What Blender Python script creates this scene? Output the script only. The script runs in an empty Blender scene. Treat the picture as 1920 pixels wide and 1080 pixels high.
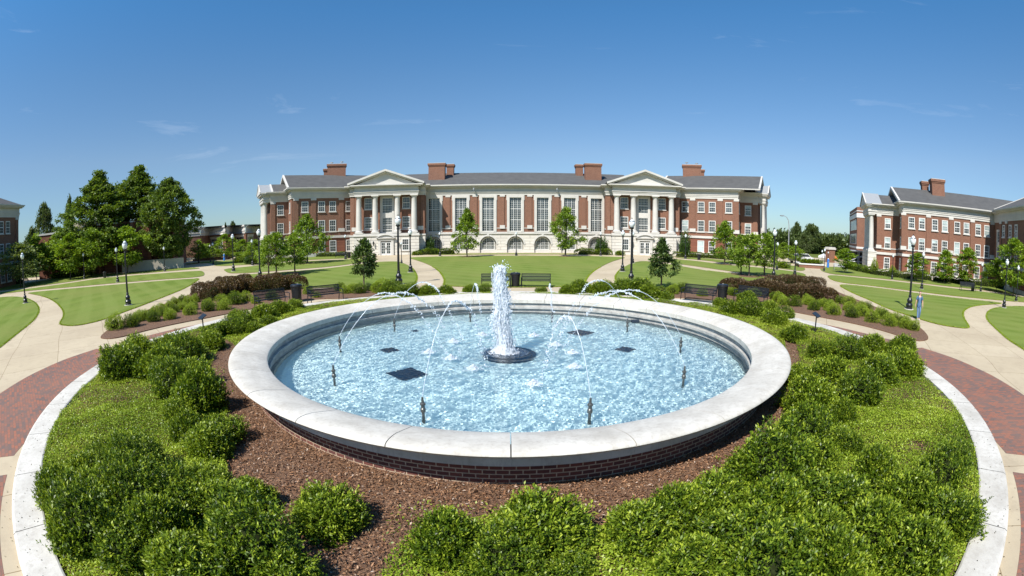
import bpy, math, random
import numpy as np
from mathutils import Matrix, Vector
R=math.radians
sc=bpy.context.scene
COL=sc.collection
# ------------------------------------------------------------------ camera (fisheye lens, slightly raised, looking over the basin)
CAMH=3.80; PITCH=0.1247; YAW=0.0075
cd=bpy.data.cameras.new('camera'); cam=bpy.data.objects.new('camera',cd); COL.objects.link(cam)
cd.type='PANO'; cd.panorama_type='FISHEYE_EQUISOLID'; cd.fisheye_lens=893.0/1920*36; cd.fisheye_fov=R(200)
cd.sensor_width=36; cd.sensor_fit='HORIZONTAL'; cd.clip_start=.05; cd.clip_end=6000
cam.location=(0,0,CAMH); cam.rotation_euler=(R(90)-PITCH,0,-YAW)
sc.camera=cam
# ------------------------------------------------------------------ sky and sun
SUN_EL=R(49); SD=Vector((-.56,-.83,0)).normalized()      # direction towards the sun
w=bpy.data.worlds.new('World'); sc.world=w; w.use_nodes=True
nt=w.node_tree; nt.nodes.clear()
o=nt.nodes.new('ShaderNodeOutputWorld'); bg=nt.nodes.new('ShaderNodeBackground'); sky=nt.nodes.new('ShaderNodeTexSky')
sky.sky_type='NISHITA'; sky.sun_disc=False; sky.sun_elevation=SUN_EL; sky.sun_rotation=math.atan2(SD.x,SD.y)
sky.air_density=1.0; sky.dust_density=0.15; sky.ozone_density=3.0; sky.altitude=100
bg.inputs[1].default_value=0.128
# faint cirrus wisps high in the sky
tc=nt.nodes.new('ShaderNodeTexCoord'); mp=nt.nodes.new('ShaderNodeMapping'); mp.inputs['Scale'].default_value=(1.2,1.2,7)
mp.inputs['Rotation'].default_value=(.25,.35,0)
nz=nt.nodes.new('ShaderNodeTexNoise'); nz.inputs['Scale'].default_value=2.1; nz.inputs['Detail'].default_value=9; nz.inputs['Roughness'].default_value=.62
nz.inputs['Distortion'].default_value=.6
cr=nt.nodes.new('ShaderNodeMapRange'); cr.inputs[1].default_value=.61; cr.inputs[2].default_value=.86; cr.inputs[3].default_value=0; cr.inputs[4].default_value=.2
mx=nt.nodes.new('ShaderNodeMix'); mx.data_type='RGBA'; mx.inputs[7].default_value=(7.5,7.8,8.2,1)
nt.links.new(tc.outputs['Generated'],mp.inputs[0]); nt.links.new(mp.outputs[0],nz.inputs[0]); nt.links.new(nz.outputs[0],cr.inputs[0])
nt.links.new(cr.outputs[0],mx.inputs[0]); 
sx=nt.nodes.new('ShaderNodeSeparateXYZ'); nt.links.new(tc.outputs['Generated'],sx.inputs[0])
rp=nt.nodes.new('ShaderNodeValToRGB'); nt.links.new(sx.outputs[2],rp.inputs[0])
for i_,(p_,c_) in enumerate([(.0,(.40,.545,.70)),(.16,(.64,.705,.77)),(.31,(.565,.79,.90)),(.45,(.45,.866,1.06)),(1.,(.42,.85,1.08))]):
    el=rp.color_ramp.elements[i_] if i_<2 else rp.color_ramp.elements.new(p_)
    el.position=p_; el.color=tuple(v/1.2 for v in c_)+(1,)
mu=nt.nodes.new('ShaderNodeMix'); mu.data_type='RGBA'; mu.blend_type='MULTIPLY'; mu.inputs[0].default_value=1
nt.links.new(sky.outputs[0],mu.inputs[6]); nt.links.new(rp.outputs[0],mu.inputs[7]); nt.links.new(mu.outputs[2],mx.inputs[6]); nt.links.new(mx.outputs[2],bg.inputs[0]); nt.links.new(bg.outputs[0],o.inputs[0])
sd=bpy.data.lights.new('sun','SUN'); sun=bpy.data.objects.new('sun',sd); COL.objects.link(sun)
sd.energy=5.0; sd.angle=R(.53); sd.color=(1,.965,.915)
sv=Vector((SD.x*math.cos(SUN_EL),SD.y*math.cos(SUN_EL),math.sin(SUN_EL)))
sun.rotation_euler=sv.to_track_quat('Z','Y').to_euler()
sc.view_settings.view_transform='Standard'; sc.view_settings.look='None'; sc.view_settings.exposure=0.5; sc.view_settings.gamma=1
sc.cycles.max_bounces=8; sc.cycles.transparent_max_bounces=12; sc.cycles.sample_clamp_indirect=6
sc.cycles.use_denoising=True
# ------------------------------------------------------------------ surveying helpers: a point seen on the ground -> metres
FP=893.0
def ray(x,y):
    dx=x-960;dy=540-y;r=math.hypot(dx,dy);th=2*math.asin(r/2/FP);ph=math.atan2(dy,dx)
    X=math.sin(th)*math.cos(ph);U=math.sin(th)*math.sin(ph);F=math.cos(th)
    cp,sp=math.cos(PITCH),math.sin(PITCH);Y=F*cp+U*sp;Z=-F*sp+U*cp
    c,s=math.cos(YAW),math.sin(YAW);return (c*X+s*Y,-s*X+c*Y,Z)
def G(x,y,z=0.0):
    d=ray(x,y);t=(z-CAMH)/d[2];return (d[0]*t,d[1]*t)
def HT(x,yb,yt):
    g=G(x,yb);d=ray(x,yt);return CAMH+d[2]*math.hypot(*g)/math.hypot(d[0],d[1])
def MPP(x,y): # metres per pixel, across, at that ground point
    a=G(x-1,y);b=G(x+1,y);return math.hypot(a[0]-b[0],a[1]-b[1])/2
# ------------------------------------------------------------------ materials
def newmat(name):
    m=bpy.data.materials.new(name);m.use_nodes=True;t=m.node_tree;t.nodes.clear()
    out=t.nodes.new('ShaderNodeOutputMaterial');b=t.nodes.new('ShaderNodeBsdfPrincipled');t.links.new(b.outputs[0],out.inputs[0]);return m,t,b,out
def N(t,k,**kw):
    n=t.nodes.new(k)
    for a,v in kw.items():
        if a[0]=='i' and a[1:].isdigit(): n.inputs[int(a[1:])].default_value=v
        elif a in n.inputs.keys() or ' ' in a: n.inputs[a].default_value=v
        else: setattr(n,a,v)
    return n
def noise(t,scale,detail=4,rough=.55,vec=None):
    n=N(t,'ShaderNodeTexNoise');n.inputs['Scale'].default_value=scale;n.inputs['Detail'].default_value=detail;n.inputs['Roughness'].default_value=rough
    if vec is not None:t.links.new(vec,n.inputs[0])
    return n
def mixc(t,fac,a,b,blend='MIX'):
    m=t.nodes.new('ShaderNodeMix');m.data_type='RGBA';m.blend_type=blend
    for i,v in((0,fac),(6,a),(7,b)):
        if hasattr(v,'is_linked'):t.links.new(v,m.inputs[i])
        elif i==0:m.inputs[0].default_value=v
        else:m.inputs[i].default_value=(*v,1)
    return m.outputs[2]
def rng(t,v,a,b,c=0.,d=1.):
    m=t.nodes.new('ShaderNodeMapRange');t.links.new(v,m.inputs[0])
    for i,x in enumerate((a,b,c,d)):m.inputs[i+1].default_value=x
    return m.outputs[0]
def bump(t,b,h,strength,dist):
    n=t.nodes.new('ShaderNodeBump');n.inputs['Strength'].default_value=strength;n.inputs['Distance'].default_value=dist
    t.links.new(h,n.inputs['Height']);t.links.new(n.outputs[0],b.inputs['Normal']);return n
def world_co(t): return t.nodes.new('ShaderNodeNewGeometry').outputs['Position']
def simple(name,c,rough=.6,metal=0.,var=.12,scale=3.,bs=0.,spec=.5):
    m,t,b,_=newmat(name);p=world_co(t);n=noise(t,scale,6,.6,p)
    f=rng(t,n.outputs[0],.25,.75);t.links.new(mixc(t,f,tuple(x*(1-var) for x in c),tuple(min(1,x*(1+var)) for x in c)),b.inputs['Base Color'])
    b.inputs['Roughness'].default_value=rough;b.inputs['Metallic'].default_value=metal;b.inputs['Specular IOR Level'].default_value=spec
    if bs:
        n2=noise(t,scale*12,5,.6,p);bump(t,b,n2.outputs[0],bs,.01)
    return m
M={}
def brick(name,c1,c2,mortar,bw=.21,rh=.08,ms=.006,var=.35,rough=.85,bs=.5,wear=.5):
    m,t,b,_=newmat(name);uv=t.nodes.new('ShaderNodeUVMap')
    k=N(t,'ShaderNodeTexBrick');k.inputs['Scale'].default_value=1;k.inputs['Brick Width'].default_value=bw;k.inputs['Row Height'].default_value=rh
    k.inputs['Mortar Size'].default_value=ms;k.inputs['Mortar Smooth'].default_value=.15;k.inputs['Bias'].default_value=0
    k.inputs['Color1'].default_value=(*c1,1);k.inputs['Color2'].default_value=(*c2,1);k.inputs['Mortar'].default_value=(*mortar,1)
    t.links.new(uv.outputs[0],k.inputs[0])
    n=noise(t,.45,6,.65,uv.outputs[0]);n2=noise(t,14,4,.6,uv.outputs[0])
    c=mixc(t,rng(t,n.outputs[0],.3,.7,0,wear),k.outputs[0],tuple(x*1.0 for x in (c1[0]*1.25+.03,c1[1]*1.25+.02,c1[2]*1.2+.015)))
    c=mixc(t,rng(t,n2.outputs[0],.3,.7,0,var),c,tuple(x*.5 for x in c2))
    t.links.new(c,b.inputs['Base Color']);b.inputs['Roughness'].default_value=rough
    if bs:
        inv=t.nodes.new('ShaderNodeMath');inv.operation='SUBTRACT';inv.inputs[0].default_value=1;t.links.new(k.outputs['Fac'],inv.inputs[1])
        bump(t,b,inv.outputs[0],bs,.008)
    return m
M['brick']=brick('red_brick',(.225,.098,.056),(.150,.062,.038),(.30,.21,.15),var=.3)
M['fbrick']=brick('fountain_brick',(.19,.060,.040),(.085,.034,.030),(.52,.41,.28),ms=.0105,var=.3,bs=.9,wear=.15)
M['stone']=simple('pale_limestone',(.54,.515,.465),.8,var=.10,scale=.8,bs=.15)
M['rustic']=None
def rustic():
    m,t,b,_=newmat('rusticated_stone');uv=t.nodes.new('ShaderNodeUVMap');k=N(t,'ShaderNodeTexBrick')
    for a,v in (('Scale',1),('Brick Width',2.3),('Row Height',.46),('Mortar Size',.028),('Mortar Smooth',.3)):k.inputs[a].default_value=v
    k.inputs['Color1'].default_value=(.66,.62,.54,1);k.inputs['Color2'].default_value=(.58,.54,.47,1);k.inputs['Mortar'].default_value=(.34,.31,.27,1)
    t.links.new(uv.outputs[0],k.inputs[0]);n=noise(t,1.5,6,.6,uv.outputs[0])
    t.links.new(mixc(t,rng(t,n.outputs[0],.3,.7,0,.25),k.outputs[0],(.45,.42,.36)),b.inputs['Base Color']);b.inputs['Roughness'].default_value=.85
    inv=t.nodes.new('ShaderNodeMath');inv.operation='SUBTRACT';inv.inputs[0].default_value=1;t.links.new(k.outputs['Fac'],inv.inputs[1]);bump(t,b,inv.outputs[0],.8,.03)
    return m
M['rustic']=rustic()
def rbrick():
    m,t,b,_=newmat('banded_brick');uv=t.nodes.new('ShaderNodeUVMap');k=N(t,'ShaderNodeTexBrick')
    for a,v in (('Scale',1),('Brick Width',60.),('Row Height',.42),('Mortar Size',.022),('Mortar Smooth',.2)):k.inputs[a].default_value=v
    k.inputs['Color1'].default_value=(.215,.084,.048,1);k.inputs['Color2'].default_value=(.19,.071,.041,1);k.inputs['Mortar'].default_value=(.10,.035,.02,1)
    t.links.new(uv.outputs[0],k.inputs[0]);n=noise(t,2,6,.6,uv.outputs[0])
    t.links.new(mixc(t,rng(t,n.outputs[0],.3,.7,0,.35),k.outputs[0],(.17,.05,.028)),b.inputs['Base Color']);b.inputs['Roughness'].default_value=.85
    return m
M['rbrick']=rbrick()
def coping():
    m,t,b,_=newmat('cast_stone_coping');p=world_co(t)
    a=noise(t,1.1,7,.65,p);c=noise(t,9,6,.7,p);mp=N(t,'ShaderNodeMapping');mp.inputs['Scale'].default_value=(7,7,1.2);t.links.new(p,mp.inputs[0]);d=noise(t,1.6,5,.7,mp.outputs[0])
    col=mixc(t,rng(t,a.outputs[0],.34,.66),(.62,.59,.52),(.45,.42,.36));col=mixc(t,rng(t,c.outputs[0],.5,.72,0,.45),col,(.34,.30,.25));col=mixc(t,rng(t,d.outputs[0],.52,.74,0,.6),col,(.33,.29,.24))
    t.links.new(col,b.inputs['Base Color']);b.inputs['Roughness'].default_value=.75;f=noise(t,60,4,.6,p);bump(t,b,f.outputs[0],.15,.01);return m
M['coping']=coping()
M['innerstone']=simple('stained_inner_stone',(.36,.35,.32),.8,var=.35,scale=4,bs=.2)
def concrete():
    m,t,b,_=newmat('tan_concrete');p=world_co(t);a=noise(t,.22,7,.6,p);c=noise(t,3,6,.7,p)
    mp=N(t,'ShaderNodeMapping');mp.inputs['Rotation'].default_value=(0,0,.62);t.links.new(p,mp.inputs[0])
    nn=noise(t,.08,2,.5,p);ad=t.nodes.new('ShaderNodeVectorMath');ad.operation='MULTIPLY_ADD';ad.inputs[1].default_value=(2.2,2.2,0);t.links.new(nn.outputs['Color'],ad.inputs[0]);t.links.new(mp.outputs[0],ad.inputs[2])
    k=N(t,'ShaderNodeTexBrick');k.offset=0
    for x,v in (('Scale',1),('Brick Width',2.4),('Row Height',2.4),('Mortar Size',.012),('Mortar Smooth',.1)):k.inputs[x].default_value=v
    k.inputs['Color1'].default_value=(1,1,1,1);k.inputs['Color2'].default_value=(.93,.92,.90,1);k.inputs['Mortar'].default_value=(.50,.44,.36,1);t.links.new(ad.outputs[0],k.inputs[0])
    col=mixc(t,rng(t,a.outputs[0],.3,.7),(.52,.435,.295),(.43,.35,.235));col=mixc(t,rng(t,c.outputs[0],.48,.75,0,.45),col,(.36,.28,.19));st=noise(t,.9,8,.75,p);col=mixc(t,rng(t,st.outputs[0],.55,.62,0,.28),col,(.30,.235,.16));col=mixc(t,1.,col,k.outputs[0],'MULTIPLY')
    t.links.new(col,b.inputs['Base Color']);b.inputs['Roughness'].default_value=.85;f=noise(t,90,3,.6,p);bump(t,b,f.outputs[0],.2,.006);return m
M['concrete']=concrete()
def paver():
    m,t,b,_=newmat('herringbone_brick_pavers');p=world_co(t)
    mp=N(t,'ShaderNodeMapping');mp.inputs['Rotation'].default_value=(0,0,.5);t.links.new(p,mp.inputs[0])
    cols=[]
    k=N(t,'ShaderNodeTexBrick')
    for x,v in (('Scale',1),('Brick Width',.2),('Row Height',.1),('Mortar Size',.008),('Mortar Smooth',.1),('Bias',-.1)):k.inputs[x].default_value=v
    k.inputs['Color1'].default_value=(.30,.105,.058,1);k.inputs['Color2'].default_value=(.10,.085,.078,1);k.inputs['Mortar'].default_value=(.13,.085,.06,1);t.links.new(mp.outputs[0],k.inputs[0])
    a=noise(t,.5,5,.6,p);c=noise(t,6,5,.7,p)
    col=mixc(t,rng(t,a.outputs[0],.3,.7,0,.35),k.outputs[0],(.27,.15,.10));col=mixc(t,rng(t,c.outputs[0],.5,.75,0,.55),col,(.15,.115,.105))
    t.links.new(col,b.inputs['Base Color']);b.inputs['Roughness'].default_value=.85;bump(t,b,k.outputs['Fac'],-.4,.004);return m
M['paver']=paver()
def grass(name,dark=1.):
    m,t,b,_=newmat(name);p=world_co(t)
    mp=N(t,'ShaderNodeMapping');mp.inputs['Rotation'].default_value=(0,0,.45);mp.inputs['Scale'].default_value=(.55,.06,1);t.links.new(p,mp.inputs[0])
    wv=t.nodes.new('ShaderNodeTexWave');wv.inputs['Scale'].default_value=.16;wv.inputs['Distortion'].default_value=2.5;wv.inputs['Detail'].default_value=1;wv.inputs['Detail Scale'].default_value=.4;m2=N(t,'ShaderNodeMapping');m2.inputs['Rotation'].default_value=(0,0,-.9);t.links.new(p,m2.inputs[0]);t.links.new(m2.outputs[0],wv.inputs[0]);s=noise(t,1.0,3,.5,mp.outputs[0]);a=noise(t,.12,5,.6,p);f=noise(t,7,6,.75,p);g=noise(t,45,4,.7,p)
    col=mixc(t,rng(t,s.outputs[0],.38,.62),(.115*dark,.165*dark,.022*dark),(.165*dark,.210*dark,.038*dark))
    col=mixc(t,rng(t,wv.outputs['Fac'],.3,.7,0,.55),col,(.195*dark,.24*dark,.055*dark));col=mixc(t,rng(t,a.outputs[0],.42,.66,0,.75),col,(.20*dark,.215*dark,.055*dark))
    col=mixc(t,rng(t,f.outputs[0],.45,.75,0,.45),col,(.10*dark,.165*dark,.02*dark));col=mixc(t,rng(t,g.outputs[0],.45,.7,0,.45),col,(.095*dark,.15*dark,.02*dark))
    t.links.new(col,b.inputs['Base Color']);b.inputs['Roughness'].default_value=.9;b.inputs['Specular IOR Level'].default_value=.15;bump(t,b,g.outputs[0],.5,.03);return m
M['grass']=grass('mown_grass');M['farground']=grass('distant_ground',.7)
def mulch():
    m,t,b,_=newmat('bark_mulch');p=world_co(t);v=N(t,'ShaderNodeTexVoronoi');v.inputs['Scale'].default_value=34;v.inputs['Randomness'].default_value=1
    mp=N(t,'ShaderNodeMapping');mp.inputs['Scale'].default_value=(1,1.8,1);t.links.new(p,mp.inputs[0]);t.links.new(mp.outputs[0],v.inputs[0])
    n=noise(t,1.3,6,.7,p);h=N(t,'ShaderNodeSeparateColor');t.links.new(v.outputs['Color'],h.inputs[0])
    col=mixc(t,h.outputs[0],(.085,.042,.024),(.27,.15,.08));col=mixc(t,rng(t,n.outputs[0],.4,.7,0,.5),col,(.20,.11,.07))
    t.links.new(col,b.inputs['Base Color']);b.inputs['Roughness'].default_value=.9;bump(t,b,v.outputs['Distance'],.9,.03);return m
M['mulch']=mulch()
def attr_mat(name,rough=.5,trans=.0,spec=.4,mul=(1,1,1)):
    m,t,b,out=newmat(name);a=t.nodes.new('ShaderNodeVertexColor');a.layer_name='tint'
    c=mixc(t,1.,a.outputs[0],mul,'MULTIPLY')
    t.links.new(c,b.inputs['Base Color']);b.inputs['Roughness'].default_value=rough;b.inputs['Specular IOR Level'].default_value=spec
    if trans:
        tr=t.nodes.new('ShaderNodeBsdfTranslucent');c2=mixc(t,1.,c,(1.5,1.5,.5),'MULTIPLY');t.links.new(c2,tr.inputs[0])
        mxs=t.nodes.new('ShaderNodeMixShader');mxs.inputs[0].default_value=trans;t.links.new(b.outputs[0],mxs.inputs[1]);t.links.new(tr.outputs[0],mxs.inputs[2]);t.links.new(mxs.outputs[0],out.inputs[0])
    return m
M['leaf']=attr_mat('glossy_leaves',.42,.24,.34);M['treeleaf']=attr_mat('tree_leaves',.5,.3,.35);M['chips']=attr_mat('mulch_chips',.85,0,.2)
M['bark']=simple('bark',(.10,.075,.055),.9,var=.35,scale=6,bs=.5);M['twig']=simple('twigs',(.022,.028,.010),1.,var=.5,scale=14,spec=.0)
M['roof']=simple('slate_shingle_roof',(.082,.080,.075),.85,var=.22,scale=1.1,bs=.3);M['metalroof']=simple('pale_metal_roof',(.30,.31,.31),.5,var=.06)
M['white']=simple('white_painted_wood',(.66,.65,.61),.55,var=.05);M['dark']=simple('black_painted_metal',(.012,.013,.015),.35,var=.2,scale=8,spec=.6)
M['soffit']=simple('shaded_stone',(.5,.47,.41),.85,var=.1)
def glassm(name,c,rough,spec=.5):
    m,t,b,_=newmat(name);p=world_co(t);n=noise(t,.7,3,.5,p);t.links.new(mixc(t,rng(t,n.outputs[0],.35,.65),c,tuple(x*2.2+.01 for x in c)),b.inputs['Base Color'])
    b.inputs['Roughness'].default_value=rough;b.inputs['Specular IOR Level'].default_value=spec;n2=noise(t,.9,2,.5,p);bump(t,b,n2.outputs[0],.08,.05);return m
M['glass']=glassm('window_glass',(.022,.028,.03),.04,.8);M['blind']=glassm('glass_over_drawn_blinds',(.22,.27,.26),.15,.6)
M['globe']=simple('frosted_lamp_glass',(.72,.76,.76),.12,var=.06,spec=.8);M['steel']=simple('galvanised_steel',(.45,.46,.47),.4,metal=.5,var=.1)
M['brass']=simple('weathered_bronze',(.13,.13,.12),.4,metal=.6,var=.3,scale=20)
M['gate']=simple('submerged_grate',(.018,.03,.045),.7,var=.3,scale=5);M['pool']=simple('pale_blue_basin_paint',(.64,.79,.77),.7,var=.06,scale=.9)
def foamm():
    m,t,b,out=newmat('white_water');b.inputs['Base Color'].default_value=(.90,.94,.97,1);b.inputs['Roughness'].default_value=.12;b.inputs['Subsurface Weight'].default_value=0
    tr=t.nodes.new('ShaderNodeBsdfTranslucent');tr.inputs[0].default_value=(.9,.95,1,1);mm=t.nodes.new('ShaderNodeMixShader');mm.inputs[0].default_value=.35
    t.links.new(b.outputs[0],mm.inputs[1]);t.links.new(tr.outputs[0],mm.inputs[2])
    tp=t.nodes.new('ShaderNodeBsdfTransparent');m2=t.nodes.new('ShaderNodeMixShader');m2.inputs[0].default_value=.22;t.links.new(mm.outputs[0],m2.inputs[1]);t.links.new(tp.outputs[0],m2.inputs[2]);t.links.new(m2.outputs[0],out.inputs[0]);return m
M['foam']=foamm()
M['thinfoam']=foamm();M['thinfoam'].name='thin_falling_water'
for n_ in M['thinfoam'].node_tree.nodes:
    if n_.type=='MIX_SHADER' and abs(n_.inputs[0].default_value-.22)<.01:n_.inputs[0].default_value=.45
def waterm():
    m,t,b,out=newmat('clear_fountain_water');b.inputs['Base Color'].default_value=(.93,.985,1,1);b.inputs['Roughness'].default_value=0;b.inputs['IOR'].default_value=1.33
    b.inputs['Transmission Weight'].default_value=1;return m
M['water']=waterm()
for k,c in (('skin',(.55,.33,.24)),('shirt',(.075,.15,.25)),('jeans',(.10,.17,.30)),('hair',(.07,.035,.02)),('shoe',(.6,.6,.6)),('pack',(.02,.022,.03)),('blue',(.02,.17,.55)),('orange',(.7,.18,.05)),('tent',(.75,.75,.76)),('beige',(.45,.40,.31)),('sky_glass',(.35,.45,.5)),('carwhite',(.7,.7,.7))):
    M[k]=simple(k+'_surface',c,.65 if k!='sky_glass' else .1,var=.12,scale=9)
# ------------------------------------------------------------------ mesh builder
class MB:
    def __init__(s,th=0.,o=(0,0)):
        s.v=[];s.f=[];s.m=[];s.uv=[];s.c=math.cos(th);s.s=math.sin(th);s.o=o
    def P(s,p): return (s.o[0]+s.c*p[0]-s.s*p[1],s.o[1]+s.s*p[0]+s.c*p[1],p[2])
    def face(s,pts,mi=0,uv=None,flip=False):
        n=len(s.v);s.v+=[s.P(p) for p in pts];idx=list(range(n,n+len(pts)))
        if uv is None:
            a,b,c=(Vector(pts[i]) for i in range(3));nn=(b-a).cross(c-a)
            if nn.length<1e-9 and len(pts)>3: nn=(Vector(pts[2])-a).cross(Vector(pts[3])-a)
            ax=max(range(3),key=lambda i:abs(nn[i]));uv=[((p[1],p[2]) if ax==0 else (p[0],p[2]) if ax==1 else (p[0],p[1])) for p in pts]
        if flip: idx=idx[::-1];uv=uv[::-1]
        s.f.append(idx);s.m.append(mi);s.uv+=uv
    def box(s,x0,x1,y0,y1,z0,z1,mi=0,skip=''):
        if x1<x0:x0,x1=x1,x0
        if y1<y0:y0,y1=y1,y0
        F={'b':[(x0,y0,z0),(x0,y1,z0),(x1,y1,z0),(x1,y0,z0)],'t':[(x0,y0,z1),(x1,y0,z1),(x1,y1,z1),(x0,y1,z1)],'f':[(x0,y0,z0),(x1,y0,z0),(x1,y0,z1),(x0,y0,z1)],
           'k':[(x1,y1,z0),(x0,y1,z0),(x0,y1,z1),(x1,y1,z1)],'l':[(x0,y1,z0),(x0,y0,z0),(x0,y0,z1),(x0,y1,z1)],'r':[(x1,y0,z0),(x1,y1,z0),(x1,y1,z1),(x1,y0,z1)]}
        for k,q in F.items():
            if k not in skip:s.face(q,mi)
    def prism(s,poly,z0,z1,mi=0,side=None,bottom=False): # poly ccw seen from above
        A=sum(poly[i][0]*poly[(i+1)%len(poly)][1]-poly[(i+1)%len(poly)][0]*poly[i][1] for i in range(len(poly)))
        if A<0: poly=poly[::-1]
        s.face([(p[0],p[1],z1) for p in poly],mi)
        if bottom:s.face([(p[0],p[1],z0) for p in poly][::-1],mi)
        L=0
        for i in range(len(poly)):
            a,b=poly[i],poly[(i+1)%len(poly)];l=math.hypot(b[0]-a[0],b[1]-a[1])
            s.face([(*a,z0),(*b,z0),(*b,z1),(*a,z1)],mi if side is None else side,[(L,z0),(L+l,z0),(L+l,z1),(L,z1)]);L+=l
    def lathe(s,prof,n=16,c=(0,0),a0=0.,a1=2*math.pi,mi=0,uvr=None):
        for i in range(n):
            t0=a0+(a1-a0)*i/n;t1=a0+(a1-a0)*(i+1)/n
            for (r0,z0),(r1,z1) in zip(prof[:-1],prof[1:]):
                q=[(c[0]+r0*math.cos(t0),c[1]+r0*math.sin(t0),z0),(c[0]+r0*math.cos(t1),c[1]+r0*math.sin(t1),z0),(c[0]+r1*math.cos(t1),c[1]+r1*math.sin(t1),z1),(c[0]+r1*math.cos(t0),c[1]+r1*math.sin(t0),z1)]
                R_=uvr or max(r0,r1);l=math.hypot(r1-r0,z1-z0);uv=[(R_*t0,z0),(R_*t1,z0),(R_*t1,z1),(R_*t0,z1)]
                if abs(z1-z0)<.3*abs(r1-r0): uv=[(p[0],p[1]) for p in q]
                if r0<1e-6:q=[q[0],q[2],q[3]];uv=[uv[0],uv[2],uv[3]]
                elif r1<1e-6:q=q[:3];uv=uv[:3]
                s.face(q,mi,uv)
    def tube(s,pts,rad,n=6,mi=0):
        pts=[Vector(p) for p in pts];rings=[]
        for i,p in enumerate(pts):
            d=(pts[min(i+1,len(pts)-1)]-pts[max(i-1,0)]).normalized();a=d.cross(Vector((0,0,1)))
            if a.length<.05:a=d.cross(Vector((1,0,0)))
            a.normalize();b=d.cross(a);r=rad[i] if hasattr(rad,'__len__') else rad
            rings.append([tuple(p+a*r*math.cos(2*math.pi*k/n)+b*r*math.sin(2*math.pi*k/n)) for k in range(n)])
        for A,B in zip(rings[:-1],rings[1:]):
            for k in range(n):s.face([A[k],A[(k+1)%n],B[(k+1)%n],B[k]],mi,[(0,0)]*4,flip=True)
        s.face(rings[0],mi,[(0,0)]*n);s.face(rings[-1][::-1],mi,[(0,0)]*n)
    def mesh(s,name,mats,smooth=False,weld=False):
        me=bpy.data.meshes.new(name);me.from_pydata(s.v,[],s.f);me.polygons.foreach_set('material_index',s.m)
        ul=me.uv_layers.new(name='UVMap');ul.data.foreach_set('uv',[x for u in s.uv for x in u])
        for m in (mats if isinstance(mats,(list,tuple)) else [mats]):me.materials.append(M[m] if isinstance(m,str) else m)
        if weld or smooth:
            import bmesh
            b=bmesh.new();b.from_mesh(me);bmesh.ops.remove_doubles(b,verts=b.verts,dist=1e-4);b.to_mesh(me);b.free()
        if smooth:
            me.polygons.foreach_set('use_smooth',[True]*len(me.polygons))
            if smooth is not True: me.set_sharp_from_angle(angle=R(smooth))
        me.update();return me
    def build(s,name,mats,parent=None,smooth=False):
        return link(name,s.mesh(name,mats,smooth),parent)
def link(name,me,parent=None,loc=(0,0,0),rz=0.,scale=None):
    o=bpy.data.objects.new(name,me);COL.objects.link(o);o.location=loc;o.rotation_euler=(0,0,rz)
    if scale is not None:o.scale=scale if hasattr(scale,'__len__') else (scale,)*3
    if parent is not None:o.parent=parent
    return o
def tag(o,label=None,cat=None,group=None,kind=None):
    if label:o['label']=label
    if cat:o['category']=cat
    if group:o['group']=group
    if kind:o['kind']=kind
    return o
def empty(name,loc=(0,0,0),rz=0.,label=None,cat=None,group=None,scale=1.):
    o=bpy.data.objects.new(name,None);COL.objects.link(o);o.location=loc;o.rotation_euler=(0,0,rz);o.scale=(scale,)*3;o.empty_display_size=.1
    return tag(o,label,cat,group)
KIDS={}
def copy_tree(o,parent=None):
    c=o.copy();COL.objects.link(c)
    if parent is not None:c.parent=parent
    for ch in KIDS.get(o.name,[ch for ch in o.children]):copy_tree(ch,c)
    return c
def npmesh(name,V,quads,cols,mat,ncore=0):
    me=bpy.data.meshes.new(name);nf=len(quads);me.vertices.add(len(V));me.vertices.foreach_set('co',V.astype(np.float32).ravel())
    me.loops.add(nf*4);me.loops.foreach_set('vertex_index',quads.astype(np.int32).ravel());me.polygons.add(nf)
    me.polygons.foreach_set('loop_start',np.arange(0,nf*4,4,dtype=np.int32))
    if cols is not None:
        ca=me.color_attributes.new('tint','FLOAT_COLOR','POINT');c4=np.ones((len(V),4),np.float32);c4[:,:3]=cols;ca.data.foreach_set('color',c4.ravel())
    me.materials.append(M[mat])
    if ncore:
        me.materials.append(M['twig']);mi=np.zeros(nf,np.int32);mi[-ncore:]=1;me.polygons.foreach_set('material_index',mi)
    me.update(calc_edges=True);me.validate();return me
RS=np.random.RandomState(7)
def unit(a):return a/(np.linalg.norm(a,axis=-1,keepdims=True)+1e-9)
def leaves(P,A,L,W,col,rs=RS,fold=.25,up=None):
    """P base points, A axis directions, L lengths, W widths, col (n,3) -> verts, quads, colours of folded leaf blades"""
    n=len(P);ref=unit(rs.normal(size=(n,3))) if up is None else unit(up+rs.normal(size=(n,3))*.35)
    S=unit(np.cross(A,ref));Nn=unit(np.cross(S,A));L=np.asarray(L)[:,None];W=np.asarray(W)[:,None]
    V=np.stack([P,P+A*L*.5-S*W*.5+Nn*W*fold,P+A*L+Nn*L*-.08,P+A*L*.5+S*W*.5+Nn*W*fold],1).reshape(-1,3)
    Q=np.arange(n*4).reshape(n,4);return V,Q,np.repeat(col,4,axis=0)
def merge(parts):
    V=[];Q=[];C=[];k=0
    for v,q,c in parts:V.append(v);Q.append(q+k);C.append(c);k+=len(v)
    return np.concatenate(V),np.concatenate(Q),np.concatenate(C)
def lumpf(rs,k=7,amp=.22):
    D=unit(rs.normal(size=(k,3)));a=rs.uniform(.3,1,k)*amp;w=rs.uniform(3,9,k)
    return lambda d:1+sum(a[i]*np.exp(w[i]*((d@D[i])-1)) for i in range(k))-amp*.35
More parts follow.
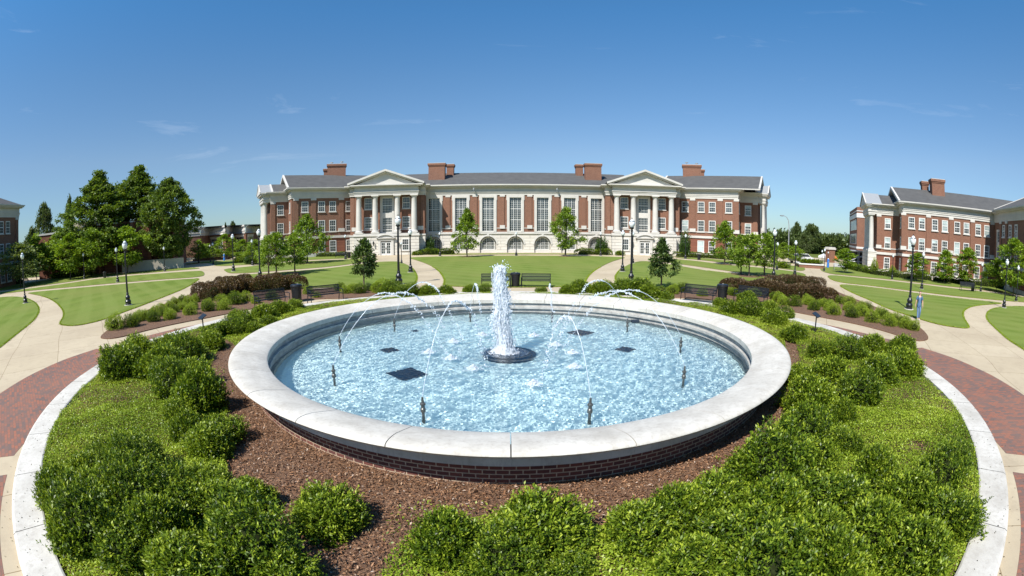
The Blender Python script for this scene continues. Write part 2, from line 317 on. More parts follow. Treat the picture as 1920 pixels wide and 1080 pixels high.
def blob(rs,lf,rx,rz,z0,s,nu=20,nv=10,lo=-.25):
    V=[];Q=[]
    for j in range(nv+1):
        for i in range(nu):
            el=lo+(1.45-lo)*j/nv;az=2*math.pi*i/nu;V.append((math.cos(el)*math.cos(az),math.cos(el)*math.sin(az),math.sin(el)))
    V=np.array(V);r=lf(V)[:,None]*s;X=V*r*np.array([rx,rx,rz])+np.array([0,0,z0])
    for j in range(nv):
        for i in range(nu):Q.append((j*nu+i,j*nu+(i+1)%nu,(j+1)*nu+(i+1)%nu,(j+1)*nu+i))
    return X,np.array(Q)
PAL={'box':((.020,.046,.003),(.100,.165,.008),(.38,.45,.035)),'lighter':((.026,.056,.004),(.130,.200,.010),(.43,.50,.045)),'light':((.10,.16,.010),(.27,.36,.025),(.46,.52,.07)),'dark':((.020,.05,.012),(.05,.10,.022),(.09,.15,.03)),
     'oak':((.075,.135,.010),(.175,.27,.022),(.32,.41,.045)),'deep':((.050,.092,.015),(.130,.195,.030),(.25,.32,.055)),'fresh':((.10,.18,.012),(.20,.30,.022),(.31,.40,.04)),
     'magnolia':((.030,.060,.016),(.07,.12,.026),(.15,.21,.05)),'maroon':((.055,.040,.018),(.125,.070,.038),(.20,.16,.06)),'pale':((.10,.14,.04),(.17,.22,.06),(.24,.29,.09)),'far':((.06,.09,.03),(.11,.15,.045),(.17,.21,.07))}
def palette(p,u):
    a,b,c=(np.array(x) for x in PAL[p]);u=u[:,None];return np.where(u<.5,a+(b-a)*u*2,b+(c-b)*(u-.5)*2)
def shrub_mesh(name,rx,rz,shoots,per,L,W,pal,seed,tall=0.,spiky=.35,flat=.9):
    rs=np.random.RandomState(seed);lf=lumpf(rs,11,.46)
    d=unit(rs.normal(size=(shoots*2,3)));d=d[d[:,2]>-.35][:shoots];n=len(d)
    rr=lf(d)*rs.uniform(.70,1.02,n)+rs.exponential(.035,n)*spiky*2
    c=d*rr[:,None]*np.array([rx,rx,rz*.72])+np.array([0,0,rz*.30]);c[:,2]=np.maximum(c[:,2],.02)
    ax=unit(d*.8+np.array([0,0,.75])+rs.normal(size=(n,3))*spiky)
    tint=rs.uniform(0,1,n)*.5
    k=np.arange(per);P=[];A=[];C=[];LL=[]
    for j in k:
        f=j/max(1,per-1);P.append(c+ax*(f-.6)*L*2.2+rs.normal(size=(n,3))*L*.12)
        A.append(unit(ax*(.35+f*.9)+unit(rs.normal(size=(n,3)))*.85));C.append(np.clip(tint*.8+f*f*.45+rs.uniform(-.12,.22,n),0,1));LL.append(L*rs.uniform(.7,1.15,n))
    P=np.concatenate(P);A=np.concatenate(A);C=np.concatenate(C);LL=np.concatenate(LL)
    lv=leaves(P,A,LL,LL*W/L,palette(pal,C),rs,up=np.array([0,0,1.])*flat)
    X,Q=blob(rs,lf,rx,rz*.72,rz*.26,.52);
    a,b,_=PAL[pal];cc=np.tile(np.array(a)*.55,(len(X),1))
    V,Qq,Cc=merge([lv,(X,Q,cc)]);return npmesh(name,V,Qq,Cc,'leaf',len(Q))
def twigs(name,r,h,n,seed):
    rs=random.Random(seed);b=MB()
    for i in range(n):
        a=rs.uniform(0,6.28);q=rs.uniform(.2,.8)*r;b.tube([(0.02*math.cos(a),.02*math.sin(a),-.03),(q*.5*math.cos(a),q*.5*math.sin(a),h*.3),(q*math.cos(a+.3),q*math.sin(a+.3),h*.75)],[.014,.01,.004],4)
    return b.mesh(name,'bark')
# ------------------------------------------------------------------ ground
def chaikin(p,n=2,closed=True):
    for _ in range(n):
        q=[]
        for i in range(len(p) if closed else len(p)-1):
            a,b=p[i],p[(i+1)%len(p)];q+=[(a[0]*.75+b[0]*.25,a[1]*.75+b[1]*.25),(a[0]*.25+b[0]*.75,a[1]*.25+b[1]*.75)]
        p=q
    return p
def holed(R1,R2,cx,cy,z):
    b=MB();n=96
    for i in range(n):
        a,c=2*math.pi*i/n,2*math.pi*(i+1)/n;f=lambda t:(cx+R1*math.cos(t),cy+R2*math.sin(t),z);g_=lambda t:(.03+13.3*math.cos(t),14.09+13.3*math.sin(t),z)
        b.face([g_(a),f(a),f(c),g_(c)])
    return b
gb=holed(3000,3000,0,0,-.03);tag(gb.build('ground','farground'),kind='structure')
gb=holed(86,72,3,22,0);tag(gb.build('pavement','concrete'),kind='structure')
LAWNS=[
 [(0,557),(40,556),(65,566),(74,578),(72,590),(60,605),(30,628),(0,653),(-70,700),(-140,640),(-90,570)],
 [(58,551.7),(85.6,557),(103.7,566),(116.7,579),(120.6,589),(118,598),(111.5,607.4),(116.7,610.5),(134.8,611.8),(155.6,609.5),(192,601),(233,585.4),(262,575),(311,555.6),(350,540),(373,524.5),(372,523),(365.6,522.7),(307.8,526.4),(219,534),(130,541.8),(49,549.2)],
 [(-60,556),(0,551.8),(49,546),(130,539),(219,531),(307.8,524),(350,521.6),(378,518.8),(384,515.6),(382,509.7),(373,507.7),(263,516),(191.5,521.4),(122,532.8),(49,542.2),(0,549),(-60,554)],
 [(-60,549),(0,545.8),(49,539.5),(122,530.2),(191.5,519),(263,513.4),(345,506.5),(375,504),(373,502),(330,502.5),(263,509),(230,513),(190,514),(120,521),(60,529),(0,538),(-60,545)],
 [(428,521),(452.5,516.2),(508.8,512.5),(546,509),(602.5,505),(657,498.4),(703,491.5),(745,490),(755,493.3),(766.7,498.3),(775,505),(781.7,516.7),(781.7,525),(776.7,533.3),(766.7,538.3),(756,540),(690,538.5),(640,539),(570,540),(530,542),(470,538),(435,530)],
 [(418,504.5),(471,499.8),(486,497.4),(537,491.7),(632.5,487.6),(662.5,485.8),(700,484.8),(712,486),(700,488.4),(657,495.8),(602,502),(546,506),(490,510.7),(452,512.7),(430,513),(422.5,509)],
 [(402,500),(452,497.6),(486,495),(537,489.6),(632,485.6),(680,483.7),(700,482.5),(660,480.3),(560,479),(500,482),(440,488),(395,490),(346,494),(350,496.5),(380,493),(400,494)],
 [(763,483.3),(786.7,490),(808,498.3),(823,508),(833,521.7),(834,530),(830,537),(900,538.8),(960,539.5),(1030,539),(1094,536.5),(1097,530),(1099.6,522.6),(1109,511.5),(1123.7,502),(1146,491),(1164.4,485.6),(1175.6,482.8),(1140,481.2),(1060,479.9),(968,479.5),(860,480.3),(790,482)],
 [(800,478.6),(868,477.7),(968,477.1),(1070,477.3),(1138,478.2),(1138,476.6),(1070,475.6),(968,475.2),(868,475.6),(800,476.8)],
 [(1160.7,536),(1154,526),(1154,517),(1160.7,507.8),(1173.7,498.5),(1192,491),(1212.6,489.3),(1262,497),(1294,502.5),(1339,510),(1387.5,514.9),(1444,522),(1477.5,525),(1440,535),(1367,541),(1290,541),(1240,541.5),(1170,540)],
 [(1210,486.6),(1240,485.4),(1264,485.6),(1312.5,490.3),(1359,497),(1432.5,502.5),(1511,512.2),(1510,521),(1481,521.4),(1444,518.6),(1387.5,512),(1305,499.7),(1262,493.8),(1222,488.6)],
 [(1262,482.6),(1316,484),(1361,488.5),(1425,494),(1481,498),(1509,500.6),(1510,510),(1459,503.4),(1444,500.4),(1380,496),(1320,488.4),(1272,484.4)],
 [(1567.8,532.6),(1594,548),(1628,562),(1663.6,579),(1699.6,591),(1745,605.4),(1771.5,611.4),(1795,615),(1817,616.7),(1815,610),(1806,597),(1805,584),(1819.4,575.5),(1843,572),(1877,570),(1877,568.4),(1795,560.5),(1699.6,548.4),(1627.7,538.4)],
 [(1546,514.7),(1563,529),(1627.7,535.4),(1699.6,544.4),(1795,556.4),(1925,568),(1990,572),(1990,566),(1925,558.3),(1824,545),(1776,540),(1685,528.6),(1604,520.4)],
 [(1534,501.5),(1575,500),(1600,506),(1640,517),(1700,523),(1780,529),(1860,537),(1925,548),(1990,556),(1990,562),(1925,555.2),(1824,542),(1776,537.4),(1685,526),(1600,518),(1546,513)],
 [(1849,590),(1855,582.7),(1867,578),(1891,575.5),(1920,575),(1985,582),(2040,640),(2010,730),(1960,690),(1920,656),(1891,639),(1867,617),(1850.5,600.6)],
]
for i,p in enumerate(LAWNS):
    b=MB();b.prism(chaikin([G(*q) for q in p],2),-.02,.035,0,1);tag(b.build('lawn',['grass','mulch']),kind='structure')
BED_L=[(188,636),(218,636),(285,618),(340,606),(400,595),(460,582),(534,568.7),(567,563.7),(605,561),(655,560),(700,556.6),(735,553),(758,546),(740,541.5),(690,541.5),(640,543),(560,542),(430,528),(400,533),(372,546),(345,557),(300,574),(250,592),(205,618),(190,630)]
BED_R=[(1739,639),(1715,641),(1660,622),(1600,607),(1520,592),(1460,580),(1400,571),(1340,563),(1290,560),(1245,557.5),(1200,553.5),(1165,549),(1175,542.5),(1240,543),(1340,542),(1440,526),(1500,524),(1530,531),(1570,548),(1600,560),(1655,582),(1700,600),(1728,617),(1741,632)]
for p in (BED_L,BED_R):
    b=MB();b.prism(chaikin([G(*q) for q in p],2),-.02,.045);tag(b.build('planting_bed_ground','mulch'),kind='structure')
FC=(0.03,14.09)
def pol(r,deg): # deg from the front (towards camera), positive to the right
    a=R(deg);return (FC[0]+r*math.sin(a),FC[1]-r*math.cos(a))
def sector(name,a0,a1,fi,fo,z0,z1,mat,n=40):
    b=MB();P=[a0+(a1-a0)*i/n for i in range(n+1)]
    b.prism([pol(fi(a),a) for a in P]+[pol(fo(a),a) for a in reversed(P)],z0,z1);return tag(b.build(name,mat),kind='structure')
def interp(a,xs,ys):return float(np.interp(abs(a),xs,ys))
for sgn in (-1,1):
    sector('brick_pavement',sgn*82.3,sgn*44.0,lambda a:interp(a,[44,48,85],[14.03,13.77,13.77]),lambda a:interp(a,[40,55,68,76,82.3],[16.9,16.75,16.5,16.2,15.75]),-.01,.004,'paver')
    sector('brick_pavement',sgn*40.3,sgn*2,lambda a:interp(a,[2,40],[14.3,14.05]),lambda a:interp(a,[2,40],[17.2,16.95]),-.01,.004,'paver')
    sector('brick_pavement',sgn*86.2,sgn*111,lambda a:13.77,lambda a:interp(a,[86,90,100,110],[15.5,15.0,14.5,13.85]),-.01,.004,'paver')
for k in range(-9,10): # concrete joints radiating from the curb
    pass
b=MB();n=96;b.lathe([(13.1,.03),(12.4,.03),(9.5,-.05),(7.5,-.10)],n,FC,0,2*math.pi);tag(b.build('planting_bed_ground','mulch'),kind='structure')
# white curb ring
b=MB()
for k in range(42):
    a0=2*math.pi*k/42+.0006;a1=2*math.pi*(k+1)/42-.0006
    b.lathe([(13.05,0),(13.05,.125),(13.08,.14),(13.68,.14),(13.75,.11),(13.76,0)][::-1],3,FC,a0,a1)
tag(b.build('curb_ring','coping'),'low pale concrete curb ring enclosing the round planted bed','curb')
# ------------------------------------------------------------------ fountain
fo=empty('round_fountain',(FC[0],FC[1],0),0,'large round brick fountain with wide pale stone rim and blue basin','fountain')
b=MB();b.lathe([(7.58,-.25),(7.58,.30)],168,(0,0),mi=0,uvr=7.58);b.lathe([(7.57,.295),(7.70,.297),(7.74,.315),(7.74,.46),(7.78,.53),(7.9,.55)],168,(0,0),mi=1);b.build('brick_wall',['fbrick','coping'],fo)
NS=28;cp=[(7.18,.44),(7.14,.46),(7.14,.61),(7.18,.64),(7.5,.71),(7.8,.775),(7.95,.79),(8.06,.788),(8.14,.775),(8.19,.75),(8.2,.72),(8.17,.685),(8.08,.66),(7.97,.65),(7.90,.62),(7.82,.56),(7.72,.54)]
b=MB()
for k in range(NS):
    da=.0011;a0=2*math.pi*k/NS+da-math.pi/2;a1=2*math.pi*(k+1)/NS-da-math.pi/2
    b.lathe(cp[::-1],8,(0,0),a0,a1)
    for a,fl in((a0,False),(a1,True)):b.face([(r*math.cos(a),r*math.sin(a),z) for r,z in cp],0,flip=fl)
b.build('stone_coping','coping',fo,smooth=50)
b=MB();b.lathe([(7.60,.46),(7.24,.455),(7.22,.30),(7.12,.28),(7.12,.20),(7.2,.18),(7.2,.0),(7.05,-.02),(7.05,-.42)],168,(0,0));b.build('inner_wall','innerstone',fo)
b=MB();b.lathe([(7.06,-.36),(0,-.36)],96,(0,0));fl=b.build('basin_floor','pool',fo)
# water surface: real wavelets
def water_mesh():
    s=.02;n=int(7.2/s);FR=1.35;g=np.arange(-n,n+1)*s;X,Y=np.meshgrid(g,g,indexing='ij');Z=np.zeros_like(X);rs=np.random.RandomState(3)
    for i in range(46):
        lam=math.exp(rs.uniform(math.log(.062),math.log(.17)));a=rs.uniform(0,2*math.pi);k=2*math.pi/lam;ph=rs.uniform(0,6.28)
        w=.7+.5*np.sin(X*rs.uniform(.3,.9)+rs.uniform(0,6))*np.sin(Y*rs.uniform(.3,.9)+rs.uniform(0,6))
        Z+=.0052*lam**.98*w*np.sin(k*(X*math.cos(a)+Y*math.sin(a))+ph+.8*np.sin(X*1.3+i)+.8*np.cos(Y*1.7+i))
    rr=np.hypot(X,Y);Z+=.006*np.sin(rr*2*math.pi/.33)*np.exp(-np.abs(rr-1.2)/1.6)
    idx=-np.ones(X.shape,int);ins=rr<7.14;idx[ins]=np.arange(ins.sum());V=np.stack([X[ins],Y[ins],Z[ins]],1)
    a,b_,c,d=idx[:-1,:-1],idx[1:,:-1],idx[1:,1:],idx[:-1,1:];ok=(a>=0)&(b_>=0)&(c>=0)&(d>=0);Q=np.stack([a[ok],b_[ok],c[ok],d[ok]],1)
    me=npmesh('water_surface',V,Q,None,'water');me.polygons.foreach_set('use_smooth',[True]*len(me.polygons));return me
WZ=.06
wo=tag(link('water_surface',water_mesh(),None,(FC[0],FC[1],WZ)),kind='structure')
for ob,a in((wo,'is_caustics_caster'),(fl,'is_caustics_receiver')):setattr(ob.cycles,a,True)
sd.cycles.is_caustics_light=True
ob=fo
b=MB();b.lathe([(0,.03),(.60,.03),(.76,-.01),(.80,-.08),(.80,-.36)][::-1],40,(0,0));ped=b.build('central_pedestal','gate',fo,smooth=40)
b=MB();b.lathe([(.09,.0),(.09,.20),(.06,.22),(.0,.22)],12,(0,0));b.build('jet_nozzle','brass',fo,smooth=40)
# nozzles round the pool, and the arcs they throw
def nozzle(bm):
    bm.lathe([(.0,-.36),(.035,-.36),(.03,.14),(.055,.15),(.055,.22),(.04,.24),(.04,.30),(.06,.31),(.06,.34),(.03,.36),(.022,.47),(0,.47)],12,(0,0))
nb=MB();nozzle(nb);nme=nb.mesh('nozzle','brass',smooth=35)
NA=[-162,-126,-90,-54,-18,18,54,90,126,162]
for a in NA:
    x,y=pol(5.46,a-.87);o_=link('nozzle',nme,fo,(x-FC[0],y-FC[1],0))
ICO=None
def ico():
    import bmesh
    b=bmesh.new();bmesh.ops.create_icosphere(b,subdivisions=1,radius=1);V=np.array([v.co[:] for v in b.verts]);F=np.array([[v.index for v in f.verts] for f in b.faces]);b.free();return V,F
IV,IF=ico()
def drops(C,S,extra=None):
    """C centres (n,3), S scales (n,3): a mesh of water drops"""
    n=len(C);V=(IV[None]*S[:,None,:]+C[:,None,:]).reshape(-1,3);F=(IF[None]+np.arange(n)[:,None,None]*len(IV)).reshape(-1,3);return V,F
def tubemesh(name,tb):
    me=tb.mesh(name,'thinfoam' if name=='water_arc' else 'foam',smooth=True);return me
def dropmesh(name,C,S,tubes=None):
    V,F=drops(C,S);me=bpy.data.meshes.new(name);vv=V.tolist();ff=F.tolist()
    if tubes is not None:
        k=len(vv);vv+=[list(v) for v in tubes.v];ff+=[[i+k for i in f] for f in tubes.f]
    me.from_pydata(vv,[],ff);me.materials.append(M['foam']);me.polygons.foreach_set('use_smooth',[True]*len(me.polygons));me.update();return me
ORD=['first','second','third','fourth','fifth','sixth','seventh','eighth','ninth','tenth','eleventh','twelfth','thirteenth','fourteenth','fifteenth','sixteenth','seventeenth','eighteenth','nineteenth','twentieth']+['%s'%x for x in ('twenty-first','twenty-second','twenty-third','twenty-fourth','twenty-fifth','twenty-sixth','twenty-seventh','twenty-eighth','twenty-ninth','thirtieth')]
ARCLAB={-162:'thin water arc behind the main jet, rising just left of it',162:'thin water arc behind the main jet, rising just right of it',-126:'tall water arc rising at the back left of the basin',126:'tall water arc rising at the back right of the basin',
 -90:'water arc springing from the far left side nozzle of the basin',90:'water arc springing from the far right side nozzle of the basin',-54:'water arc from the nozzle nearest the left rim',54:'water arc from the nozzle nearest the right rim',
 -18:'broken water arc from the front nozzle left of centre',18:'broken water arc from the front nozzle right of centre'}
APX={-162:1.62,162:1.62,-126:1.95,126:2.0,-90:1.85,90:1.95,-54:2.12,54:2.2,-18:2.2,18:1.95}
LAND={-162:3.7,162:3.7,-126:1.9,126:1.9,-90:1.9,90:1.7,-54:1.5,54:1.5,-18:2.4,18:3.2}
for a in NA:
    rs=np.random.RandomState(500+a);x0,y0=pol(5.46,a-.87);x1,y1=pol(LAND[a],a-.87+rs.uniform(-2,2));z0=.47;h=APX[a]
    T=np.linspace(0,1,90);zt=z0*(1-T)+WZ*T+4*(h-.25)*T*(1-T);P=np.stack([x0+(x1-x0)*T,y0+(y1-y0)*T,zt],1)
    wob=np.cumsum(rs.normal(size=(90,3))*.0075,axis=0)*(T[:,None]**1.5)*2.2+rs.normal(size=(90,3))*.006*T[:,None];P=P+wob
    tb=MB();e=62;tb.tube([tuple(p) for p in P[:e]],[.0072+.005*t+.005*abs(rs.normal())*t for t in T[:e]],6)
    q=rs.uniform(.3,1,240)**.8;ii=(q*89).astype(int);C=P[ii]+rs.normal(size=(240,3))*(.008+.028*q[:,None]**2);Sz=np.exp(rs.normal(-4.65,.35,240))[:,None]*np.array([1,1,1.5])
    
    wa=tag(link('water_arc',tubemesh('water_arc',tb)),ARCLAB[a],'water jet','arcs of water thrown over the basin')
    tag(link('spray',dropmesh('spray',C,Sz),wa),kind='stuff')
# main jet
rs=np.random.RandomState(11);n=11000;zz=rs.uniform(0,1,n)**.9*2.6;th=rs.uniform(0,6.28,n)
wd=np.interp(zz,[0,.3,1,2,2.6],[.34,.25,.25,.21,.15]);rr=wd*np.abs(rs.normal(.62,.30,n));strand=np.floor(th/6.28*17);th=(strand+rs.normal(0,.22,n))/17*6.28
C=np.stack([-.16+rr*np.cos(th)-.05*zz+.03*np.sin(zz*5),rr*np.sin(th)*.8,.06+zz],1);Sz=np.stack([np.exp(rs.normal(-4.85,.4,n)),np.exp(rs.normal(-4.85,.4,n)),np.exp(rs.normal(-3.4,.5,n))],1)
m_=2400;a_=rs.uniform(0,6.28,m_);r_=.75*np.sqrt(rs.uniform(0,1,m_));C2=np.stack([-.15+r_*np.cos(a_),r_*np.sin(a_)*.8,.03+.12*np.exp(-r_*3)*rs.uniform(0,1,m_)],1);S2=np.exp(rs.normal(-4.4,.4,(m_,3)))
m3=60;C3=np.stack([rs.normal(-.5,.08,m3),rs.normal(-.1,.1,m3),rs.uniform(.1,1.3,m3)],1);S3=np.exp(rs.normal(-4.3,.4,(m3,3)))*np.array([1,1,2.4])
m4=90;C4=np.stack([rs.normal(-.27,.13,m4),rs.normal(0,.1,m4),2.55+np.abs(rs.normal(0,.12,m4))],1);S4=np.exp(rs.normal(-4.2,.4,(m4,3)))
core=MB();nr=26
def cr_(t,z):return np.interp(z,[0,.2,.7,1.6,2.3,2.66],[.36,.22,.195,.18,.155,.05])*(1+.16*math.sin(3*t+z*3)+.14*math.sin(7*t-z*4)+.08*math.sin(11*t+z*9))
prof=[i*2.66/44 for i in range(45)]
for z0,z1 in zip(prof[:-1],prof[1:]):
    for k in range(nr):
        t0,t1=2*math.pi*k/nr,2*math.pi*(k+1)/nr;f=lambda t,z:(-.16-.05*z+.03*math.sin(z*5)+cr_(t,z)*math.cos(t),cr_(t,z)*math.sin(t)*.8,.06+z);core.face([f(t0,z0),f(t1,z0),f(t1,z1),f(t0,z1)],0,[(0,0)]*4)
me=dropmesh('spray',np.concatenate([C,C2,C3,C4]),np.concatenate([Sz,S2,S3,S4]))
wj=link('main_water_jet',tubemesh('main_water_jet',core),None,(FC[0],FC[1],0));tag(link('spray',me,wj),kind='stuff')
tag(wj,'tall foaming white water jet in the middle of the basin','water jet')
# low bubblers: little mounds of foam
BUB=[(887,689,'front left'),(804,659,'far left'),(845,670,'left, nearest the jet'),(850,639,'left, rear'),(905,627,'behind the jet on its left'),(1001,628,'behind the jet on its right'),(1041,645,'right, rear'),(1073,660,'far right'),(1077,686,'right, front'),(1000,718,'frontmost, right of the jet')]
for i,(x,y,wh) in enumerate(BUB):
    rs=np.random.RandomState(40+i);g=G(x,y,.1);n=420;a_=rs.uniform(0,6.28,n);r_=.24*np.abs(rs.normal(0,.45,n));C=np.stack([r_*np.cos(a_),r_*np.sin(a_),.015+.12*np.exp(-(r_/.1)**2)*rs.uniform(.2,1,n)],1);Sz=np.exp(rs.normal(-4.5,.4,(n,3)))*np.array([1.3,1.3,.7])
    dm=MB();dm.lathe([(.13,-.01),(.10,.01),(.07,.03),(.045,.07),(.02,.10),(0,.11)],16);fb_=link('foam_bubbler',tubemesh('foam_bubbler',dm),None,(g[0],g[1],WZ));tag(link('spray',dropmesh('spray',C,Sz),fb_),kind='stuff')
    tag(fb_,'low mound of white foam on the water, '+wh,'bubbler','low foaming bubblers around the main jet')
# dark grates on the basin floor
for i,(cx,cy,s_) in enumerate([(-2.75,12.15,.42),(-3.85,14.6,.24),(3.8,14.65,.26),(2.68,17.2,.38),(-3.55,17.5,.12)]):
    b=MB();s2=s_;b.box(-s2,s2,-s2,s2,-.36,-.31,0)
    for k in range(8):
        q=-s2+(k+.5)*s2/4;b.box(q-.012,q+.012,-s2,s2,-.31,-.295,0)
    o_=b.build('floor_grate','gate',fo);o_.location=(cx-FC[0],cy-FC[1],0);o_.rotation_euler=(0,0,.78)
b=MB();b.box(-.16,.16,-.08,.08,-.1,.13);o_=b.build('skimmer_box','gate',fo);g=G(1191,601,.1);o_.location=(g[0]-FC[0],g[1]-FC[1],0)
# ------------------------------------------------------------------ buildings
class Fr:
    """facade frame: s to the right as seen from outside, y inward, z up"""
    def __init__(f,ox,oy,deg,k=1.):
        f.o=(ox,oy);f.th=R(deg);f.k=k
    def mb(f):return MB(f.th,f.o)
    def pt(f,s,y):return (f.o[0]+math.cos(f.th)*s-math.sin(f.th)*y,f.o[1]+math.sin(f.th)*s+math.cos(f.th)*y)
    def mirror(f,cx=1.1):return f
def s_on(f,px,py): # where the ray at this pixel meets the facade plane
    d=ray(px,py);ux,uy=math.cos(f.th),math.sin(f.th)
    det=ux*d[1]-uy*d[0];return (f.o[1]*d[0]-f.o[0]*d[1])/det
WC={}
def win_meshes(wd,ht,cols,rows,case=.11,thick=(),trows=(),blind=0.,sill=True,proud=.05,hood=0):
    key=(wd,ht,cols,rows,case,thick,trows,blind,sill,hood)
    if key in WC:return WC[key]
    b=MB();c=case;b.box(-wd/2,-wd/2+c,-proud,.12,0,ht);b.box(wd/2-c,wd/2,-proud,.12,0,ht);b.box(-wd/2+c,wd/2-c,-proud,.12,ht-c,ht);b.box(-wd/2+c,wd/2-c,-proud,.12,0,c*.8)
    gw=wd-2*c;gh=ht-1.8*c
    for i in range(1,cols):
        x=-wd/2+c+gw*i/cols;t=.035 if i in thick else .012;b.box(x-t,x+t,-.03,-.012,c*.8,ht-c)
    for j in range(1,rows):
        z=c*.8+gh*j/rows;t=.045 if j in trows else .012;b.box(-wd/2+c,wd/2-c,-.033,-.012,z-t,z+t)
    p=MB();zz=c*.8+gh*(1-blind)
    p.face([(-wd/2+c,-.01,c*.8),(wd/2-c,-.01,c*.8),(wd/2-c,-.01,zz),(-wd/2+c,-.01,zz)],0)
    if blind>0:p.face([(-wd/2+c,-.01,zz),(wd/2-c,-.01,zz),(wd/2-c,-.01,ht-c),(-wd/2+c,-.01,ht-c)],1)
    sl=None
    if sill:
        q=MB();q.box(-wd/2-.1,wd/2+.1,-proud-.08,.1,-.13,0);sl=q.mesh('sill','stone')
    WC[key]=(b.mesh('window','white'),p.mesh('pane',['glass','blind']),sl);return WC[key]
def window(root,fr,s,z,y=0,**kw):
    f,p,sl=win_meshes(**kw);x_,y_=fr.pt(s,y);ox,oy=root.location.x,root.location.y
    w_=link('window',f,root,(x_-ox,y_-oy,z),fr.th);link('pane',p,w_,(0,0,0))
    if sl:link('sill',sl,w_)
    return w_
def root_mb(root,fr):
    return MB(fr.th,(fr.o[0]-root.location.x,fr.o[1]-root.location.y))
# vertical layout of the three-storey campus blocks, metres (k scales it)
def zones(k):return dict(base=.55*k,st0=2.85*k,st1=3.22*k,sb0=3.78*k,sb1=3.92*k,top=9.13*k,arch=9.75*k,fr=10.38*k,cor=10.78*k)
def block(root,fr,s0,s1,d,k=1.,ground='rbrick',ends=(0,0),pil=(),name='wall',frieze_sides=True,dz=0.,base=True,y0=0.):
    z=zones(k);b=root_mb(root,fr)
    b.box(s0,s1,y0,d,-.3,z['st0'],1,skip='t');b.box(s0,s1,y0,d,z['st0'],z['top']+dz,0)
    for p in pil:
        b.box(p-.38*k,p+.38*k,y0-.13,y0,z['sb1'],z['top']+dz,0,skip='k')
    b.build(name,['brick',ground],root)
    t=root_mb(root,fr);e=.02
    if base:t.box(s0-.07,s1+.07,y0-.08,d+.08,-.3,z['base'],0)
    t.box(s0-.12,s1+.12,y0-.14,d+.14,z['st0'],z['st1'],0)
    t.box(s0-.05,s1+.05,y0-.06,d+.06,z['sb0'],z['sb1'],0)
    for p in pil:
        t.box(p-.5*k,p+.5*k,y0-.2,y0-.01,z['sb0']+.003,z['sb1']+.42*k,0);t.box(p-.44*k,p+.44*k,y0-.17,y0-.01,z['top']+dz-.32*k,z['top']+dz+.01,0)
    t.build('stone_band','stone',root)
    c=root_mb(root,fr);T=z['top']+dz
    c.box(s0-.1,s1+.1,y0-.1,d+.1,T,T+.30*k,0);c.box(s0-.16,s1+.16,y0-.16,d+.16,T+.30*k,T+.55*k,0);c.box(s0-.22,s1+.22,y0-.22,d+.22,T+.55*k,T+.64*k,0)
    c.box(s0-.12,s1+.12,y0-.12,d+.12,T+.64*k,T+1.22*k,0)
    c.box(s0-.5,s1+.5,y0-.5,d+.5,T+1.22*k,T+1.36*k,0);c.box(s0-.72,s1+.72,y0-.72,d+.72,T+1.36*k,T+1.52*k,0);c.box(s0-.85,s1+.85,y0-.85,d+.85,T+1.52*k,T+1.66*k,0)
    c.build('entablature','stone',root)
def gable(root,fr,s0,s1,d0,d1,ze,zr,mat='roof',name='roof',trim=True,axis='s',over=.82):
    """roof with its ridge along s"""
    b=root_mb(root,fr);m=(d0+d1)/2;a0,a1=s0-over,s1+over;e0,e1=d0-over,d1+over;th=.16
    b.face([(a0,e0,ze),(a1,e0,ze),(a1,m,zr),(a0,m,zr)],0);b.face([(a1,e1,ze),(a0,e1,ze),(a0,m,zr),(a1,m,zr)],0)
    b.face([(a0,e0,ze-th),(a1,e0,ze-th),(a1,e0,ze),(a0,e0,ze)],1)
    b.build(name,[mat,'stone'],root)
    for s_,sg in ((s0,-1),(s1,1)):
        g=root_mb(root,fr)
        q=[(s_,d0,ze-.02),(s_,d1,ze-.02),(s_,m,zr-.12)];g.face(q,1,flip=(sg>0))
        o=s_+sg*over
        for (ya,za,yb,zb) in ((e0,ze,m,zr),(m,zr,e1,ze)):
            A=[(o,ya,za-.30),(o,yb,zb-.30),(o,yb,zb+.06),(o,ya,za+.06)];g.face(A,0,flip=(sg>0))
            i_=o-sg*.28;g.face([(i_,ya,za+.06),(i_,yb,zb+.06),(o,yb,zb+.06),(o,ya,za+.06)],0,flip=(sg<0))
            g.face([(s_,ya,za-.30),(s_,yb,zb-.30),(o,yb,zb-.30),(o,ya,za-.30)],0,flip=(sg>0));g.face([(i_,ya,za-.3),(i_,yb,zb-.3),(i_,yb,zb+.06),(i_,ya,za+.06)],0)
        if trim:g.build('gable_trim',['stone','stone'],root)
def chimney(root,x,y,rz,w_,d_,z0,z1,dishes=False):
    ox,oy=root.location.x,root.location.y;b=MB(rz,(x-ox,y-oy));b.box(-w_/2,w_/2,-d_/2,d_/2,z0,z1-.5);b.box(-w_/2-.07,w_/2+.07,-d_/2-.07,d_/2+.07,z1-.5,z1-.32);b.box(-w_/2-.15,w_/2+.15,-d_/2-.15,d_/2+.15,z1-.32,z1)
    c=b.build('chimney','brick',root)
    q=MB(rz,(x-ox,y-oy));q.box(-w_/2-.08,w_/2+.08,-d_/2-.08,d_/2+.08,z1,z1+.06);q.build('chimney_cap','stone',c)
    if dishes:
        for sx_ in(-.3,.3):
            q=MB(0,(x-ox,y-oy));q.lathe([(.03,z1+.06),(.03,z1+.28),(.28,z1+.36),(.30,z1+.46),(.0,z1+.52)],10,(sx_*w_,0));q.build('vent_cowl','steel',c)
